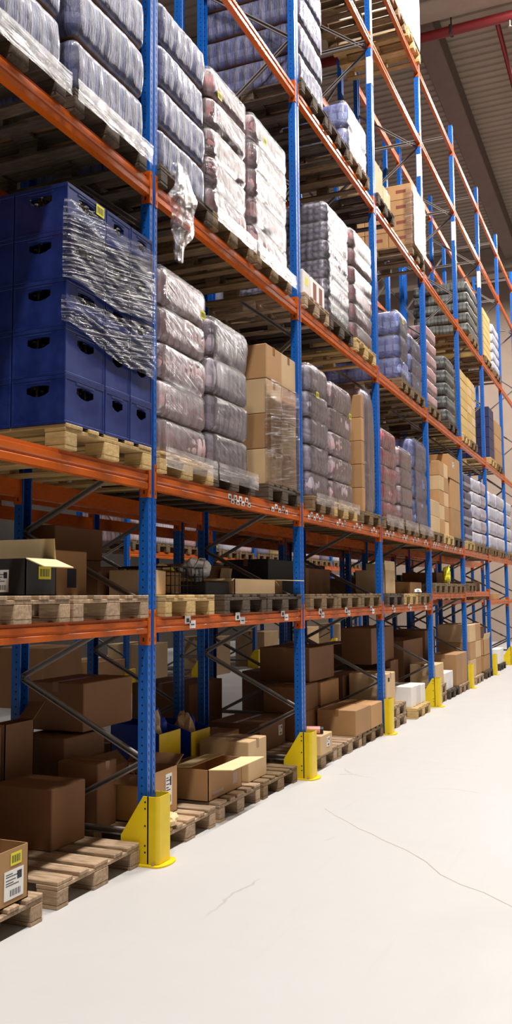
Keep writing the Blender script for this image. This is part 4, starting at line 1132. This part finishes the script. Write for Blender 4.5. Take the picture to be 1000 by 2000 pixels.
# bay five
pallet('old', 12.2, 0, 'weathered pallet on the floor right of the fifth guard', xf=.05, detail=False)
carton_stack('kraft carton stacked on the floor right of fifth guard', 11.55, 12.7, -.6, .0, G0, 1.10, 2, 1, 3, ['card_light', 'card'], 'cartons stacked right of the fifth guard', near=False)
pallet('dark', 13.4, 0, 'dark pallet on the floor left of the sixth guard', xf=.05, detail=False)
box_thing('open kraft carton stack left of sixth guard, upper', -.5, .0, 13.0, 13.75, .45, .76, 'card', open_={'+x': (100, .12)})
box_thing('open kraft carton stack left of sixth guard, lower', -.5, .0, 13.0, 13.75, G0, .448, 'card')
pallet('dark', 15.4, 0, 'dark pallet on the floor right of the sixth guard', xf=.03, detail=False)
box_thing('white carton on the floor pallet right of the sixth guard', -.4, .0, 15.0, 15.7, G0, .46, 'card_white')
box_thing('dark carton at the back beyond the sixth post', -1.1, -.5, 14.3, 16.3, G0, .9, 'card_brown')

# ------------------------------------------------------------------ rear rack contents
T2r = T2
for i, (y, w, zt, mt) in enumerate(((3.4, .8, 1.05, 'card_brown'), (6.3, 1.0, .9, 'card_brown'), (9.2, 1.2, 1.2, 'card_brown'), (12.2, 1.2, 1.2, 'card'))):
    box_thing('shaded brown carton on the floor of the rear rack, %s from left' % ORD[i+1], -2.2, -1.5, y, y+w, 0, zt*.7, mt, group='rear rack floor cartons')
for i, (y, w, h) in enumerate(((3.0, .9, .45), (5.9, 1.3, .55), (8.8, 1.1, .4), (11.6, 1.2, .5))):
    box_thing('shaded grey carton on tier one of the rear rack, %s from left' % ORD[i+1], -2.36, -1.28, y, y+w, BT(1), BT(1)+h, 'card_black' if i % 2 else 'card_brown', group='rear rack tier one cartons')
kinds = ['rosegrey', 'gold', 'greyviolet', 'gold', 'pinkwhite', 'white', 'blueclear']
def fill(xf, L, bays, tagw, h, step=.9, skip=(), grp=''):
    n_ = 0
    for b in bays:
        for j in range(3):
            if (b, j) in skip: continue
            y0 = PITCH*(b-1)+.1+j*.88; kd = kinds[(b*3+j*2+L) % 7]
            hh = h*(.85+.15*math.sin(b*5+j*3))
            lk = {'rosegrey': 'rose-grey', 'gold': 'yellow-brown', 'greyviolet': 'grey', 'pinkwhite': 'pinkish white', 'white': 'white', 'blueclear': 'dark blue'}[kd]
            place = ORD[b-bays[0]+1]+' bay'
            load(kd, y0, y0+.8, BT(L)+PH, BT(L)+PH+hh, 4, '%s wrapped stack, tier %s of the %s, %s %s' % (lk, TIER[L], tagw, place, ('near end', 'middle', 'far end')[j]), xf=xf, near=False, film=False, group=grp)
            pallet('mid', y0+.4, BT(L), 'pallet on tier %s of the %s, %s %s' % (TIER[L], tagw, place, ('near end', 'middle', 'far end')[j]), xf=xf+.03, detail=False, group=grp+' pallets')
fill(-5.3, 2, range(4, 10), 'far rack', 1.3, grp='far rack stacks')
fill(-5.3, 1, range(5, 10), 'far rack', .6, skip=[(b, 1) for b in range(4, 10)], grp='far rack low stacks')
fill(-1.27, 3, range(3, 7), 'rear rack', 1.35, grp='rear rack stacks')
fill(-1.27, 2, range(3, 8), 'rear rack', 1.3, grp='rear rack stacks')
for i, y in enumerate((9.0, 11.8, 14.6, 17.6, 20.4)):
    box_thing('kraft carton on the floor across the far aisle, %s from left' % ORD[i+1], -6.1, -5.35, y, y+.9, 0, .8, 'card_light', group='far rack floor cartons')
for i, (x, y, w, h, mt) in enumerate(((-1.9, .6, .8, .5, 'card_brown'), (-5.7, 6.0, 1.0, .9, 'card_brown'), (-5.7, 7.4, .9, .6, 'card'), (-6.6, 5.0, 1.2, 1.2, 'card_black'), (-1.95, 1.6, .7, .35, 'card_brown'))):
    box_thing('shaded carton far behind the first post, %s of five' % ORD[i+1], x-.4, x+.4, y, y+w, 0, h, mt, group='far background cartons')
def far_guard(label, y):
    t = thing('post_guard', label, 'guard', (-5.3, y, 0), 0, 'far post guards')
    mb = MB(); mb.box(.06, .1, -.09, .09, .01, .42, .006); mb.build('front_plate', M['yellow'], t)
    mb = MB(); mb.prism([(.06, .01), (.06, .42), (-.01, .42), (-.17, .17), (-.17, .01)], -.09, -.083, 'y'); mb.build('side_plate', M['yellow'], t)
    mb = MB(); mb.box(-.1, .13, -.11, .11, 0, .01); mb.build('foot_plate', M['yellow'], t)
for k in range(4, 10): far_guard('yellow guard across the far aisle, %s from left' % ORD[k-3], PITCH*(k-1))

# ------------------------------------------------------------------ lamps (high-bay units over the two aisles)
def area(name, x, y, z, sx, sy, W, c, rot=(0, 0, 0), spread=PI):
    l = bpy.data.lights.new(name, 'AREA'); l.shape = 'RECTANGLE'; l.size = sx; l.size_y = sy; l.energy = W; l.color = c; l.spread = spread
    o = bpy.data.objects.new(name, l); COL.objects.link(o); o.location = (x, y, z); o.rotation_euler = rot; return o
WC = (1, .95, .90)
for i, y in enumerate((-6, -2, 2, 6, 10, 14, 18, 22)):
    area('aisle_lamp', 2.3, y, 12.4, .4, 1.4, 610, WC)
for i, y in enumerate((16, 20, 24)):
    area('far_aisle_lamp', -3.8, y, 12.1, .4, 1.4, 280, WC)
w = bpy.data.worlds.new('world'); SC.world = w; w.use_nodes = True
w.node_tree.nodes['Background'].inputs[0].default_value = (.75, .8, 1, 1); w.node_tree.nodes['Background'].inputs[1].default_value = .012

# ------------------------------------------------------------------ camera
yaw, pit_, roll = .406, .0925, -.007
F = Vector((-math.sin(yaw)*math.cos(pit_), math.cos(yaw)*math.cos(pit_), math.sin(pit_)))
Rv = Vector((math.cos(yaw), math.sin(yaw), 0)); U = Rv.cross(F)
R2 = Rv*math.cos(roll)+U*math.sin(roll); U2 = -Rv*math.sin(roll)+U*math.cos(roll)
cam = bpy.data.cameras.new('camera'); co = bpy.data.objects.new('camera', cam); COL.objects.link(co)
m3 = Matrix((R2, U2, -F)).transposed().to_4x4(); m3.translation = Vector((2.9201, -5.0777, 1.6705)); co.matrix_world = m3
cam.sensor_fit = 'VERTICAL'; cam.sensor_height = 36; cam.lens = 1747.38*36/2000; cam.clip_end = 200
SC.camera = co
SC.view_settings.view_transform = 'Standard'; SC.view_settings.look = 'None'; SC.view_settings.gamma = 1; SC.view_settings.exposure = .05
SC.view_settings.use_curve_mapping = False
try:
    SC.cycles.max_bounces = 6; SC.cycles.transparent_max_bounces = 10; SC.cycles.diffuse_bounces = 3; SC.cycles.glossy_bounces = 2; SC.cycles.use_denoising = True
    SC.cycles.sample_clamp_indirect = 4
except Exception: pass
